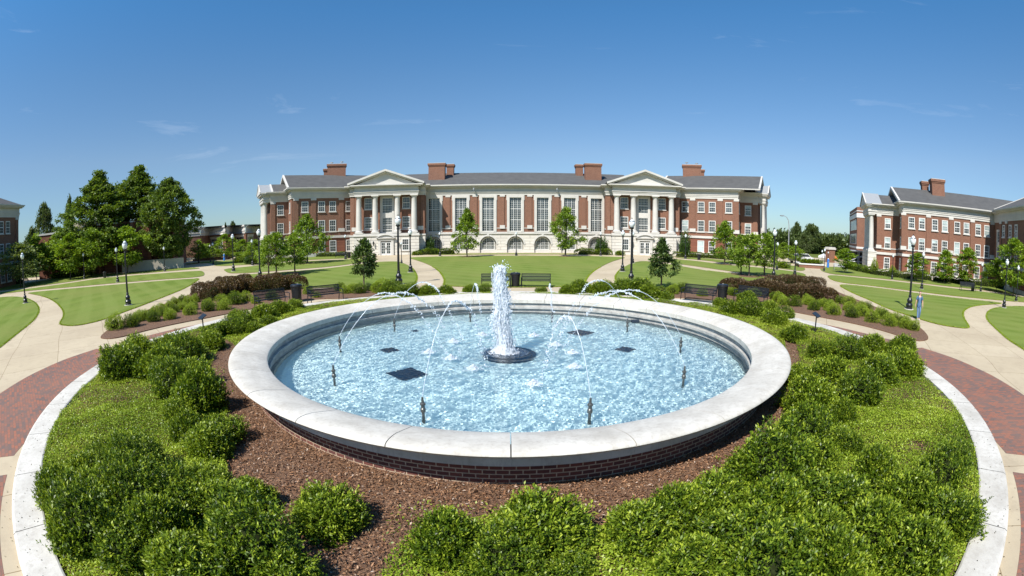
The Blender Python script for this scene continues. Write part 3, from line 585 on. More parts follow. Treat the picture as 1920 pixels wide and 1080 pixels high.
def column(root,fr,s,y,z0,z1,r):
    b=root_mb(root,fr);h=z1-z0
    b.box(s-r*1.35,s+r*1.35,y-r*1.35,y+r*1.35,z0,z0+.14);b.box(s-r*1.3,s+r*1.3,y-r*1.3,y+r*1.3,z1-.14,z1)
    b.lathe([(r*1.28,z0+.14),(r*1.3,z0+.2),(r*1.22,z0+.27),(r*1.02,z0+.32),(r,z0+h*.33),(r*.95,z0+h*.6),(r*.86,z1-.42),(r*.9,z1-.38),(r*.86,z1-.33),(r*1.02,z1-.25),(r*1.18,z1-.14)],20,(s,y));return b.build('column','stone',root,smooth=40)
def pediment(root,fr,s0,s1,y0,y1,ze,zr,name='pediment'):
    """gable facing outward over s0..s1, running back from y0 to y1"""
    b=root_mb(root,fr);m=(s0+s1)/2
    def slab(sa,za,sb,zb,ya,yb,t,mi=0,mt=None):
        q=[(sa,ya,za),(sb,ya,zb),(sb,ya,zb+t),(sa,ya,za+t)];b.face(q,mi);b.face([(sa,ya,za+t),(sb,ya,zb+t),(sb,yb,zb+t),(sa,yb,za+t)],mi if mt is None else mt)
        b.face([(sb,ya,zb),(sa,ya,za),(sa,yb,za),(sb,yb,zb)],mi)
    o=.95;sl=(zr-ze)/(m-s0+o)
    slab(s0-o,ze-.02,m,zr-.02,y0-.85,y1,.30,0,1);slab(m,zr-.02,s1+o,ze-.02,y0-.85,y1,.30,0,1)
    slab(s0-o+.35,ze-.2+.35*sl-.0,m,zr-.22,y0-.6,y0-.01,.2);slab(m,zr-.22,s1+o-.35,ze-.2+.35*sl,y0-.6,y0-.01,.2)
    b.face([(s0-.2,y0-.1,ze-.1),(s1+.2,y0-.1,ze-.1),(m,y0-.1,zr-.2)],0)
    return b.build(name,['stone','roof'],root)
W3=dict(wd=1.12,ht=1.80,cols=3,rows=4,trows=(2,))
def wins(root,fr,ss,k=1.,floors=(.67,3.86,6.99),hts=(1.8,1.81,1.64),y=0,seed=0,bl=0.):
    rs=random.Random(seed)
    for s in ss:
        for z,h in zip(floors,hts):
            bb=rs.choice([0,0,.5,1.,.25]) if rs.random()<bl else 0.
            window(root,fr,s,z*k,y,wd=round(1.12*k,3),ht=round(h*k,3),cols=3,rows=4,trows=(2,),blind=bb,case=.1)
CX=1.1
main=empty('academic_building',(CX,75,0),0,'long red brick building with two white columned porticoes and seven tall windows','building')
# central hall
fh=Fr(CX,75,0);z=zones(1.)
hw=14.35;bays=[-12.9+4.3*i for i in range(7)]
b=root_mb(main,fh);zt=2.98;ra=1.32;spring=1.30
edges=[-hw]+[-12.9+4.3*(i+.5) for i in range(6)]+[hw]
for c,e0,e1 in zip(bays,edges[:-1],edges[1:]):
    arc=[(c-ra*math.cos(t*math.pi/14),0,spring+ra*math.sin(t*math.pi/14)) for t in range(15)]
    b.face([(e0,0,-.3),(c-ra,0,-.3)]+arc+[(c+ra,0,-.3),(e1,0,-.3),(e1,0,zt),(e0,0,zt)],0)
    pts=[(c-ra,-.3)]+[(p[0],p[2]) for p in arc]+[(c+ra,-.3)]
    for p,q in zip(pts[:-1],pts[1:]):b.face([(p[0],0,p[1]),(q[0],0,q[1]),(q[0],.7,q[1]),(p[0],.7,p[1])],2)
    b.face([(c-ra,.7,-.3),(c+ra,.7,-.3),(c+ra,.7,2.7),(c-ra,.7,2.7)],2)
b.box(-hw,hw,.72,13,-.3,z['top'],1,skip='f')
# brick upper storey round the tall windows
z0u,z1u=3.05,9.13;wf=1.27
for e0,e1 in zip([-hw]+[c+wf for c in bays],[c-wf for c in bays]+[hw]):b.box(e0,e1,0,.72,z0u,z1u,1)
for i in range(8):
    p=-12.9+4.3*(i-.5)
    if abs(p)<hw-.3:b.box(p-.2,p+.42,-.12,0,3.92,8.9,1,skip='k')
b.build('wall',['rustic','brick','soffit'],main)
t=root_mb(main,fh);t.box(-hw,hw,-.16,.0,2.98,3.18);t.box(-hw,hw,-.08,.0,3.18,3.30)
for e0,e1 in zip([-hw]+[c+wf for c in bays],[c-wf for c in bays]+[hw]):t.box(e0,e1,-.06,-.001,3.84,3.95)
for i in range(8):
    p=-12.9+4.3*(i-.5)
    if abs(p)<hw-.3:t.box(p-.3,p+.5,-.2,-.002,3.80,4.35);t.box(p-.3,p+.5,-.17,-.002,8.86,9.13)
t.build('stone_band','stone',main)
c=root_mb(main,fh)
for (zz0,zz1,pr) in ((9.13,9.42,.12),(9.42,9.62,.2),(9.62,9.72,.3),(9.72,10.3,.12),(10.3,10.46,.5),(10.46,10.62,.8),(10.62,10.80,1.0)):c.box(-hw,hw,-pr,13+pr,zz0,zz1)
c.build('entablature','stone',main)
for cx in bays:
    # stone surround
    q=root_mb(main,fh);q.box(cx-1.33,cx-.93,-.13,.3,3.3,9.13);q.box(cx+.93,cx+1.33,-.13,.3,3.3,9.13);q.box(cx-.93,cx+.93,-.13,.3,8.74,9.13);q.box(cx-.93,cx+.93,-.16,.3,3.2,3.42)
    q.box(cx-1.42,cx-1.33,-.1,.2,8.3,9.12);q.box(cx+1.33,cx+1.42,-.1,.2,8.3,9.12)
    q.build('window_surround','stone',main)
    window(main,fh,cx,3.42,.22,wd=1.86,ht=5.32,cols=6,rows=15,case=.06,thick=(2,4),trows=(5,10),sill=False)
    # arched window: half-round frame, radial-free grid, pane
    a=MB();n=16;r0,r1=.98,1.10
    def ap(r,t_):return (r*math.cos(math.pi*t_/n),r*math.sin(math.pi*t_/n))
    hh=.85
    for t_ in range(n):
        p=[ap(r0,t_),ap(r1,t_),ap(r1,t_+1),ap(r0,t_+1)];a.face([(x_,-.05,hh+z_) for x_,z_ in p][::-1],0)
    a.box(-r1,-r0,-.05,.05,0,hh);a.box(r0,r1,-.05,.05,0,hh);a.box(-r0,r0,-.05,.05,0,.1)
    for i in range(-3,4):
        x_=i*.28;tz=math.sqrt(max(0,r0*r0-x_*x_));tt=.03 if abs(i)==1 else .015;a.box(x_-tt,x_+tt,-.03,.02,.1,hh+tz)
    for zz in (.32,.58,.85,1.12,1.4,1.65):
        xx=r0 if zz<=hh else math.sqrt(max(0,r0*r0-(zz-hh)**2));tt=.03 if zz in(.58,) else .015;a.box(-xx,xx,-.03,.02,zz-tt,zz+tt)
    me=a.mesh('arched_window','white');pm=MB();pm.face([(-r0,0,.0),(r0,0,.0)]+[(r0*math.cos(math.pi*t_/n),0,hh+r0*math.sin(math.pi*t_/n)) for t_ in range(n+1)],0)
    wv=link('arched_window',me,main,(cx,.55,.5));link('pane',pm.mesh('pane','glass'),wv)
    q=root_mb(main,fh)
    for rA,rB,pr in ((1.32,1.46,.10),(1.46,1.58,.06)):
        for t_ in range(20):
            a0,a1=math.pi*t_/20,math.pi*(t_+1)/20
            A=[(cx+rA*math.cos(a0),spring+rA*math.sin(a0)),(cx+rB*math.cos(a0),spring+rB*math.sin(a0)),(cx+rB*math.cos(a1),spring+rB*math.sin(a1)),(cx+rA*math.cos(a1),spring+rA*math.sin(a1))]
            q.face([(x_,-pr,z_) for x_,z_ in A][::-1],0);q.face([(A[1][0],-pr,A[1][1]),(A[2][0],-pr,A[2][1]),(A[2][0],0,A[2][1]),(A[1][0],0,A[1][1])],0);q.face([(A[0][0],-pr,A[0][1]),(A[3][0],-pr,A[3][1]),(A[3][0],0,A[3][1]),(A[0][0],0,A[0][1])],0)
    q.box(cx-.17,cx+.17,-.16,.0,spring+1.28,2.98);q.box(cx-1.32,cx+1.32,.3,.7,-.1,.48);q.build('arch_moulding','stone',main)
for sx_ in(-6.5,6.5):
    q=MB(0,(0,0));q.tube([(sx_,-.3,9.6),(sx_,-.75,9.75),(sx_,-.75,9.95)],.04,5);q.lathe([(.0,9.92),(.13,9.95),(.13,10.2),(0,10.25)],8,(sx_,-.75));q.build('flood_lamp','steel',main)
gable(main,fh,-hw-4,hw+4,0,14,10.8,13.55,trim=False)
# porticoes, wings and end pavilions, once each side
for sg in (-1,1):
    mir=(sg>0)
    fp=Fr(CX+sg*19.55,70.0,-7*sg)          # frame centred on the portico front
    def S(v):return v if sg<0 else -v
    pw=5.05
    b=root_mb(main,fp);b.box(-pw,pw,0,8,-.3,3.0,0);b.box(-pw-.9 ,pw+.9,1.3,8.,-.3,3.0,0)
    b.box(-pw-.9,pw+.9,1.75,8,3.0,9.15,1)
    for q in (-4.9,4.9,-5.5,5.5):b.box(q-.35,q+.35,1.45,1.75,3.0,9.1,1,skip='k')
    b.build('portico_wall',['rustic','brick'],main)
    t=root_mb(main,fp);t.box(-pw-.12,pw+.12,-.14,1.3,2.92,3.12);t.box(-pw-.05,pw+.05,-.06,1.35,3.12,3.32);t.box(-pw-.95,pw+.95,1.2,8.1,2.93,3.15)
    t.box(-pw-.96,pw+.96,1.66,8.1,3.80,3.93)
    for q in (-5.2,5.2):t.box(q-.45,q+.45,1.38,1.7,3.75,4.35)
    for q in (-4.12,-1.66,1.66,4.12):t.box(q-.62,q+.62,-.1,1.15,3.32,3.44)
    t.build('stone_band','stone',main)
    c=root_mb(main,fp)
    for zz0,zz1,pr in ((9.13,9.40,.0),(9.40,9.62,.06),(9.62,9.74,.16),(9.74,10.42,.0),(10.42,10.58,.45),(10.58,10.74,.75)):
        c.box(-4.95-pr,4.95+pr,.05-pr,7,zz0,zz1);c.box(-5.95-pr,5.95+pr,1.3-pr,8,zz0,zz1-.004)
    c.build('entablature','stone',main)
    for q in (-4.3,-1.72,1.72,4.3):column(main,fp,q,.52,3.44,9.13,.44)
    pediment(main,fp,-4.95,4.95,.05,12,10.74,12.75)
    # centre bay: stone framed tall windows, door below
    q=root_mb(main,fp);q.box(-1.12,-.78,1.62,1.74,3.32,9.13);q.box(.78,1.12,1.62,1.74,3.32,9.13);q.box(-.78,.78,1.62,1.74,5.72,6.45);q.box(-.78,.78,1.62,1.74,8.78,9.13);q.box(-.78,.78,1.60,1.74,3.32,3.5);q.build('window_surround','stone',main)
    window(main,fp,0,3.5,1.70,wd=1.56,ht=2.22,cols=6,rows=6,case=.05,trows=(3,),sill=False);window(main,fp,0,6.45,1.70,wd=1.56,ht=2.33,cols=6,rows=6,case=.05,trows=(3,),sill=False,blind=.0)
    for q_ in (-3.0,3.0):
        window(main,fp,q_,4.12,1.75,wd=1.25,ht=1.75,cols=4,rows=4,trows=(2,));window(main,fp,q_,7.1,1.75,wd=1.25,ht=1.8,cols=4,rows=4,trows=(2,),blind=.0)
        window(main,fp,q_,.72,0,wd=1.1,ht=1.75,cols=3,rows=4,trows=(2,))
    # door with segmental hood
    q=root_mb(main,fp);q.box(-1.2,-.82,-.22,.0,0,2.55);q.box(.82,1.2,-.22,.0,0,2.55);q.box(-1.2,1.2,-.24,0,2.16,2.56);q.box(-1.45,1.45,-.45,0,2.56,2.68)
    for i in range(12):
        a0,a1=math.pi*(.18+.64*i/12),math.pi*(.18+.64*(i+1)/12);f=lambda a,r:(r*math.cos(a)*1.0,2.68+(r*math.sin(a)-1.72*math.sin(math.pi*.18)*1.0)*.62)
        A,B,C_,D=f(a0,1.72),f(a1,1.72),f(a1,1.56),f(a0,1.56)
        q.face([(A[0],-.5,A[1]),(D[0],-.5,D[1]),(C_[0],-.5,C_[1]),(B[0],-.5,B[1])],0);q.face([(A[0],-.5,A[1]),(B[0],-.5,B[1]),(B[0],0,B[1]),(A[0],0,A[1])],0);q.face([(0,-.32,2.68),(D[0],-.32,max(D[1],2.68)),(C_[0],-.32,max(C_[1],2.68))],0)
    q.build('door_surround','stone',main)
    d=root_mb(main,fp)
    for s0,s1 in ((-.80,-.02),(.02,.80)):
        d.box(s0,s0+.13,-.1,-.02,0,2.0);d.box(s1-.13,s1,-.1,-.02,0,2.0);d.box(s0+.13,s1-.13,-.1,-.02,0,.28);d.box(s0+.13,s1-.13,-.1,-.02,1.88,2.0)
        for zz in(.68,1.08,1.48):d.box(s0+.13,s1-.13,-.08,-.03,zz-.02,zz+.02)
        m_=(s0+s1)/2;d.box(m_-.015,m_+.015,-.08,-.03,.28,1.88)
    dd=d.build('double_door','white',main);g_=root_mb(main,fp);g_.face([(-.8,-.04,.02),(.8,-.04,.02),(.8,-.04,2.16),(-.8,-.04,2.16)],0);g_.build('pane','glass',dd)
    h=root_mb(main,fp);h.box(-.09,-.06,-.16,-.1,.9,1.2);h.box(.06,.09,-.16,-.1,.9,1.2);h.build('handle','brass',dd)
    for q_ in(-1.9,1.9):
        h=root_mb(main,fp);h.box(q_-.04,q_+.04,-.3,.0,2.0,2.06);h.lathe([(0,1.45),(.07,1.5),(.13,1.95),(.1,2.05),(.03,2.2),(0,2.25)],8,(q_,-.3));h.build('wall_lantern','dark',main)
    q=root_mb(main,fp);q.box(-2.2,2.2,-1.6,.0,-.2,.02);q.build('door_landing','concrete',main)
    # wing
    Lc=(CX-sg*0+sg*34.2,67.06)            # outer front corner (mirrored)
    th=35*(-sg)
    if sg<0: fw=Fr(CX-34.2,67.06,35)
    else:
        L=12.6;ux,uy=math.cos(R(-35)),math.sin(R(-35));fw=Fr(CX+34.2-ux*L,67.06-uy*L,-35)
    W=12.6;T=(lambda s:s) if sg<0 else (lambda s:W-s)
    pil=[.42,2.95 if 0 else 3.25,6.55,]
    PX=((555,588,640),(571.8,603,623.7,654.5)) if sg<0 else ((1381,1350.5,1299),(1366.4,1335.3,1314.5,1284.5))
    block(main,fw,0,W,11,pil=[s_on(fw,v,430) for v in PX[0]])
    wins(main,fw,[s_on(fw,v,430) for v in PX[1]],seed=4+sg,bl=.6 if sg>0 else .12)
    gable(main,fw,0,W+3,0,11,10.78,13.45)
    # narrow end face windows
    fe=Fr(*fw.pt(0,0),th+90*sg*-1 if 0 else 0)
    if sg<0: fe=Fr(*fw.pt(0,3.5),35-90)
    else: fe=Fr(*fw.pt(W,0),-35+90)
    for zz,hh_ in ((.67,1.8),(3.86,1.81),(6.99,1.64)):window(main,fe,1.75,zz,wd=1.0,ht=hh_,cols=3,rows=4,trows=(2,))
    # end pavilion, lower and set back, with its side portico
    if sg<0:s0,s1=-3.0,0.
    else:s0,s1=W,W+3.0
    kk=.975
    block(main,fw,s0,s1,10.2,k=kk,pil=[(s0+.38) if sg<0 else (s1-.38)],y0=3.5)
    wins(main,fw,[(s0+s1)/2+.15*(1 if sg<0 else -1)],k=kk,y=3.5,seed=3,bl=.5 if sg>0 else 0)
    gable(main,fw,s0+(.6 if sg<0 else -.6)*1,s1+(.6 if sg<0 else -.6),3.5,10.2,10.5,12.1,trim=True,over=.5)
    e0,e1=(s0-1.35,s0) if sg<0 else (s1,s1+1.35)
    b=root_mb(main,fw);b.box(e0,e1,3.75,10,-.3,3.0);b.build('portico_base','rustic',main)
    c=root_mb(main,fw)
    for zz0,zz1,pr in ((8.95,9.3,.0),(9.3,9.5,.08),(9.5,10.05,.0),(10.05,10.3,.35),(10.3,10.45,.5)):c.box(e0-(pr if sg<0 else 0),e1+(pr if sg>0 else 0),3.75-pr,10+pr,zz0,zz1)
    cs=e0+.5 if sg<0 else e1-.5
    c.box(e0,e1,3.7,10.05,3.0,3.2);c.build('entablature','stone',main)
    for i in range(4):column(main,fw,cs,4.3+i*1.72,3.2,8.95,.38)
    g2=Fr(*fw.pt(e0 if sg<0 else e1,10 if sg<0 else 3.75),(35-90) if sg<0 else (-35+90))
    b=root_mb(main,g2);Wd=6.25;m=Wd/2
    b.face([(-.45,-.5,10.45),(Wd+.45,-.5,10.45),(m,-.5,12.0)],0)
    b.face([(-.5,-.55,10.45),(m,-.55,12.05),(m,2.2,12.05),(-.5,2.2,10.45)],1,flip=True);b.face([(m,-.55,12.05),(Wd+.5,-.55,10.45),(Wd+.5,2.2,10.45),(m,2.2,12.05)],1,flip=True)
    for xa,za,xb,zb in((-.5,10.45,m,12.05),(m,12.05,Wd+.5,10.45)):b.face([(xa,-.58,za-.1),(xb,-.58,zb-.1),(xb,-.58,zb+.08),(xa,-.58,za+.08)],0);b.face([(xa,-.58,za+.08),(xb,-.58,zb+.08),(xb,-.4,zb+.08),(xa,-.4,za+.08)],0)
    b.build('side_pediment',['stone','metalroof'],main)
    chimney(main,CX+sg*30.4,77.2,R(-20*sg),3.2,1.6,11.5,15.35,True);chimney(main,CX+sg*33.0,79.6,R(-20*sg),1.5,1.3,11.5,15.0)
    chimney(main,CX+sg*12.9,78.2,0,2.7,1.4,11.5,14.75);chimney(main,CX+sg*11.0,80.9,0,1.2,1.3,11.5,14.9)
# ---- right-hand building
K=.845
rb=empty('academic_building',(48,42,0),0,'red brick building on the right with a long slate roof and three rows of windows','building')
fr=Fr(48,42,-37)
LR=14.9
rs_=[s_on(fr,px,440) for px in (1709,1728.5,1752.8,1771.5,1794.6,1812,1833.9,1850.3)]
rp_=[s_on(fr,px,440) for px in (1694,1740.5,1783,1823,1861)]
block(rb,fr,0,LR,11,k=K,pil=rp_)
Z3=dict(floors=(.62,3.86,6.99),hts=(1.9,1.81,1.64))
wins(rb,fr,rs_,k=K,seed=21,bl=.75)
gable(rb,fr,0,LR+9,0,11,10.78*K,13.5*K)
fe=Fr(*fr.pt(0,3.2),-37-90)
for zz,hh_ in ((.67,1.8),(3.86,1.81),(6.99,1.64)):window(rb,fe,1.6,zz*K,wd=.9,ht=round(hh_*K,3),cols=3,rows=4,trows=(2,))
k2=K*.965
block(rb,fr,-3.4,0,10,k=k2,pil=[-3.1],y0=3.2)
wins(rb,fr,[-1.75],k=k2,y=3.2,seed=2,bl=1)
gable(rb,fr,-2.9,.6,3.2,10,10.4*K,12.2*K,over=.4)
e0,e1=-4.7,-3.4
b=root_mb(rb,fr);b.box(e0,e1,3.0,10,-.3,3.0*K);b.build('portico_base','rustic',rb)
c=root_mb(rb,fr)
for zz0,zz1,pr in ((8.85,9.2,.0),(9.2,9.4,.08),(9.4,9.95,.0),(9.95,10.2,.3),(10.2,10.35,.45)):c.box(e0-pr,e1,3.0-pr,10+pr,zz0*K,zz1*K)
c.box(e0,e1,2.95,10.05,3.0*K,3.2*K);c.build('entablature','stone',rb)
for i in range(4):column(rb,fr,e0+.5,3.5+i*1.9,3.2*K,8.85*K,.36)
g2=Fr(*fr.pt(e0,10),-37-90);b=root_mb(rb,g2);Wd=7.0;m=Wd/2;za,zb_=10.35*K,12.35*K
b.face([(-.4,-.4,za),(Wd+.4,-.4,za),(m,-.4,zb_-.1)],0)
b.face([(-.5,-.5,za),(m,-.5,zb_),(m,2.,zb_),(-.5,2.,za)],1,flip=True);b.face([(m,-.5,zb_),(Wd+.5,-.5,za),(Wd+.5,2.,za),(m,2.,zb_)],1,flip=True)
for xa,zA,xb,zB in((-.5,za,m,zb_),(m,zb_,Wd+.5,za)):b.face([(xa,-.53,zA-.1),(xb,-.53,zB-.1),(xb,-.53,zB+.07),(xa,-.53,zA+.07)],0);b.face([(xa,-.53,zA+.07),(xb,-.53,zB+.07),(xb,-.35,zB+.07),(xa,-.35,zA+.07)],0)
b.build('side_pediment',['stone','metalroof'],rb)
for s_,y_,w_,d_,z1 in ((6.5,4.0,2.1,1.5,12.75),(5.0,6.2,1.1,1.1,12.6)):
    x_,yy=fr.pt(s_,y_);chimney(rb,x_,yy,fr.th,w_,d_,9,z1)
# projecting wing that turns towards the viewer
fs=Fr(*fr.pt(LR,0),-37-90)
block(rb,fs,0,3.6,6,k=K,pil=[]);
q=root_mb(rb,fs);q.box(1.15,1.45,-.12,0,2.7,8.1*K);q.box(2.25,2.55,-.12,0,2.7,8.1*K);q.box(1.45,2.25,-.12,0,5.6*K,6.3*K);q.box(1.45,2.25,-.12,0,8.05*K-.25,8.1*K);q.build('window_surround','stone',rb)
window(rb,fs,1.85,3.5*K,-.03,wd=.8,ht=1.75,cols=3,rows=5,sill=False,case=.05);window(rb,fs,1.85,6.3*K,-.03,wd=.8,ht=1.4,cols=3,rows=4,sill=False,case=.05)
fs2=Fr(*fs.pt(3.6,-.6),-37-90);block(rb,fs2,0,16,10,k=K,pil=[.3,2.4],);wins(rb,fs2,[1.3,3.6,5.6],k=K,seed=6,bl=.2)
gable(rb,fs2,0,16,0,10,10.78*K,13.2*K)
x_,yy=fs2.pt(4.2,4.5);chimney(rb,x_,yy,fs2.th,1.6,1.6,9,12.9)
# ---- left-hand building (only its shaded end is in view)
lb=empty('academic_building',(-66.3,35.5,0),0,'shaded brick building at the left edge with grey slate roof and white windows','building')
fl_=Fr(-66.3,35.5,111)
block(lb,fl_,-22,0,14,k=.985,pil=[-.5],ground='brick',base=False)
wins(lb,fl_,[s_on(fl_,3,470),s_on(fl_,15.2,470),s_on(fl_,-14,470),s_on(fl_,-26,470)],k=.985,seed=5,bl=.6)
b=root_mb(lb,fl_);ze,zr=10.6,13.6;b.face([(-22.6,-.6,ze),(.6,-.6,ze),(-6,7,zr),(-17,7,zr)],0);b.face([(.6,-.6,ze),(.6,14.6,ze),(-6,7,zr)],0);b.face([(.6,14.6,ze),(-22.6,14.6,ze),(-17,7,zr),(-6,7,zr)],0);b.face([(-22.6,14.6,ze),(-22.6,-.6,ze),(-17,7,zr)],0);b.build('roof','roof',lb)
# ---- low modern brick building behind the left trees
mb_=empty('brick_hall',(-60,47,0),0,'low dark brick building behind the left trees with a white glazed skylight box','building')
fm=Fr(-66,42.5,31)
b=root_mb(mb_,fm);b.box(-3,22,0,14,-.3,6.3);b.box(-3.1,6,-.1,14,6.3,6.55,1);b.box(7.5,22,1.0,13,6.3,7.1,0)
for i in range(6):
    q=6.5+i*2.9;b.box(q,q+.5,-1.2,0,-.3,6.8,0);b.box(q-.05,q+.55,-1.25,.02,6.8,7.0,1)
b.box(14,24,-2.6,-2.2,-.2,1.4,2);b.build('wall',['rbrick','stone','beige'],mb_)
x1,y1=G(138,522);b=MB(fm.th,(0,0));
q=root_mb(mb_,fm);q.box(3.2,6.4,3,6,6.5,7.7,1);q.box(6.5,8.8,2.5,5.5,6.5,9.0,0);q.build('rooftop_box',['white','beige'],mb_)
q=root_mb(mb_,fm);q.box(6.4,8.9,2.4,5.6,9.0,9.15,1);q.face([(6.4,2.4,9.15),(8.9,2.4,9.15),(8.2,3.6,10.1),(7.1,3.6,10.1)],0);q.face([(8.9,2.4,9.15),(8.9,5.6,9.15),(8.2,4.4,10.1),(8.2,3.6,10.1)],0);q.face([(6.4,5.6,9.15),(6.4,2.4,9.15),(7.1,3.6,10.1),(7.1,4.4,10.1)],0);q.face([(7.1,3.6,10.1),(8.2,3.6,10.1),(8.2,4.4,10.1),(7.1,4.4,10.1)],0)
for i in range(5):
    f=i/4;q.tube([(6.4+2.5*f,2.38,9.17),(7.1+1.1*f,3.58,10.12)],.04,4,1)
q.build('skylight',['sky_glass','white'],mb_)
# ---- stepped library-like building, middle distance left
fb=empty('arcaded_building',(-57,72,0),0,'low brick and stone building with stepped flat parapets, left of the porticoed building','building')
# footprint corners found by sighting, all at the height of the paving
def P2(px,Yd):
    d=ray(px,470);t=Yd/d[1];return (d[0]*t,d[1]*t)
foot=[P2(345,70),P2(376,72),P2(392,76),P2(393,76),P2(424,75),P2(437,80),P2(441,80),P2(461,79),P2(493,90)]
def wallrun(root,pts,z0,z1,off,mat,name,depth=.5):
    b=MB(0,(-root.location.x,-root.location.y))
    for (a,c) in zip(pts[:-1],pts[1:]):
        l=math.hypot(c[0]-a[0],c[1]-a[1]);nx,ny=(c[1]-a[1])/l,-(c[0]-a[0])/l
        A=(a[0]+nx*off,a[1]+ny*off);C_=(c[0]+nx*off,c[1]+ny*off)
        b.face([(*A,z0),(*C_,z0),(*C_,z1),(*A,z1)],0,[(0,z0),(l,z0),(l,z1),(0,z1)]);b.face([(*A,z1),(*C_,z1),(c[0]-nx*depth,c[1]-ny*depth,z1),(a[0]-nx*depth,a[1]-ny*depth,z1)],0,[(0,0)]*4)
        b.face([(*C_,z0),(*A,z0),(a[0]-nx*depth,a[1]-ny*depth,z0),(c[0]-nx*depth,c[1]-ny*depth,z0)],0,[(0,0)]*4)
    return b.build(name,mat,root)
wallrun(fb,foot,-.3,4.5,0,'brick','wall');wallrun(fb,foot,-.3,.5,.08,'stone','stone_base');wallrun(fb,foot,4.3,5.6,.1,'stone','frieze',4);wallrun(fb,foot,5.6,5.92,.3,'stone','parapet',14);wallrun(fb,foot,4.75,4.9,.2,'stone','frieze_moulding')
def facewin(root,a,c,f0,f1,z0,z1,cols,rows):
    l=math.hypot(c[0]-a[0],c[1]-a[1]);th=math.atan2(c[1]-a[1],c[0]-a[0]);f=Fr(a[0],a[1],math.degrees(th));wd=l*(f1-f0)
    window(root,f,l*(f0+f1)/2,z0,-.03,wd=round(wd,2),ht=round(z1-z0,2),cols=cols,rows=rows,case=.08,sill=False)
    q=root_mb(root,f);q.box(l*f0-.2,l*f1+.2,-.14,0,z1,z1+.4);q.build('window_lintel','stone',root)
facewin(fb,foot[3],foot[4],.12,.82,.7,3.6,6,6);facewin(fb,foot[6],foot[7],.15,.8,.7,3.7,4,6);facewin(fb,foot[7],foot[8],.1,.4,.7,3.7,3,5)
b=MB(0,(-57,-72));a_,c_=foot[0],foot[2];
A=P2(350,70.5);B=P2(376,75);Cc=P2(357,78);D=P2(408,92);E1=P2(404,78);
b.face([(B[0],B[1],5.9),(E1[0]+1,E1[1],5.9),(D[0],D[1]-5,7.55),(Cc[0],Cc[1]+3,7.3)],0);b.build('roof','roof',fb)
b=MB(0,(-57,-72));b.face([(A[0],A[1],5.7),(B[0],B[1],5.7),(Cc[0]-.3,Cc[1]+1,7.25)],0);b.face([(A[0]-.3,A[1]-.3,5.7),(Cc[0]-.5,Cc[1]+.7,7.35),(Cc[0]-.3,Cc[1]+3,7.35),(A[0],A[1],5.85)],0);b.build('gable_front','stone',fb)
for i in range(3):
    g_=P2(349+i*8.5,70.2+i*1.1);b=MB(0,(-57,-72));b.box(g_[0]-.35,g_[0]+.35,g_[1]-.9,g_[1]-.3,0,3.6);b.build('arcade_pier','stone',fb)
# ---- brick block with ribbon windows behind the right building
bb=empty('brick_block',(68,74,0),0,'plain brick block with dark ribbon windows and white bands beside the right building','building')
c0=P2(1606,60);fq=Fr(c0[0],c0[1],-37);b=root_mb(bb,fq);Hq=9.3;b.box(0,12,0,16,-.3,Hq);b.build('wall','brick',bb)
q=root_mb(bb,fq);q.box(-.08,12,-.08,16,7.6,8.3);q.box(-.06,12,-.06,16,2.6,2.9);q.box(-.1,12,-.1,16,1.7,2.0);q.box(-.08,12.,-.08,16,8.6,8.72);q.build('stone_band','white',bb)
fq2=Fr(*fq.pt(0,14),-37-90)
for z0 in (3.3,5.6):window(bb,fq2,7.,z0,-.02,wd=12.,ht=1.7,cols=14,rows=1,case=.06,sill=False)
# ------------------------------------------------------------------ ring bed: ground cover, bark chips, bushes
def inpoly(X,Y,poly):
    c=np.zeros(X.shape,bool);n=len(poly)
    for i in range(n):
        x0,y0=poly[i];x1,y1=poly[(i+1)%n];cond=((y0>Y)!=(y1>Y));xi=(x1-x0)*(Y-y0)/((y1-y0)+1e-12)+x0;c^=(cond&(X<xi))
    return c
MUL=[G(*p,-.05) for p in [(395,690),(428,770),(420,830),(430,900),(450,960),(540,1005),(575,1085),(690,1120),(760,1020),(880,985),(960,960),(1085,985),(1120,1000),(1165,1010),(1215,965),(1330,905),(1392,850),(1470,780),(1508,720),(1490,640),(1470,640),(1480,720),(1300,760),(960,830),(600,760),(420,640)]]
rs=np.random.RandomState(77)
def bedz(r):return np.interp(r,[7.5,9.5,12.4,13.1],[-.10,-.05,.03,.03])
def nz2(X,Y,k,seed):
    q=np.random.RandomState(seed);v=0
    for i in range(7):
        a=q.uniform(0,6.28);f=k*q.uniform(.5,2.2);v=v+np.sin(f*(X*math.cos(a)+Y*math.sin(a))+q.uniform(0,6.28)+1.5*np.sin(Y*f*.4+i))
    return v/7
def ring_scatter(n,r0,r1,rs):
    r=np.sqrt(rs.uniform(r0*r0,r1*r1,n));a=rs.uniform(0,2*math.pi,n);return FC[0]+r*np.sin(a),FC[1]-r*np.cos(a),r,a
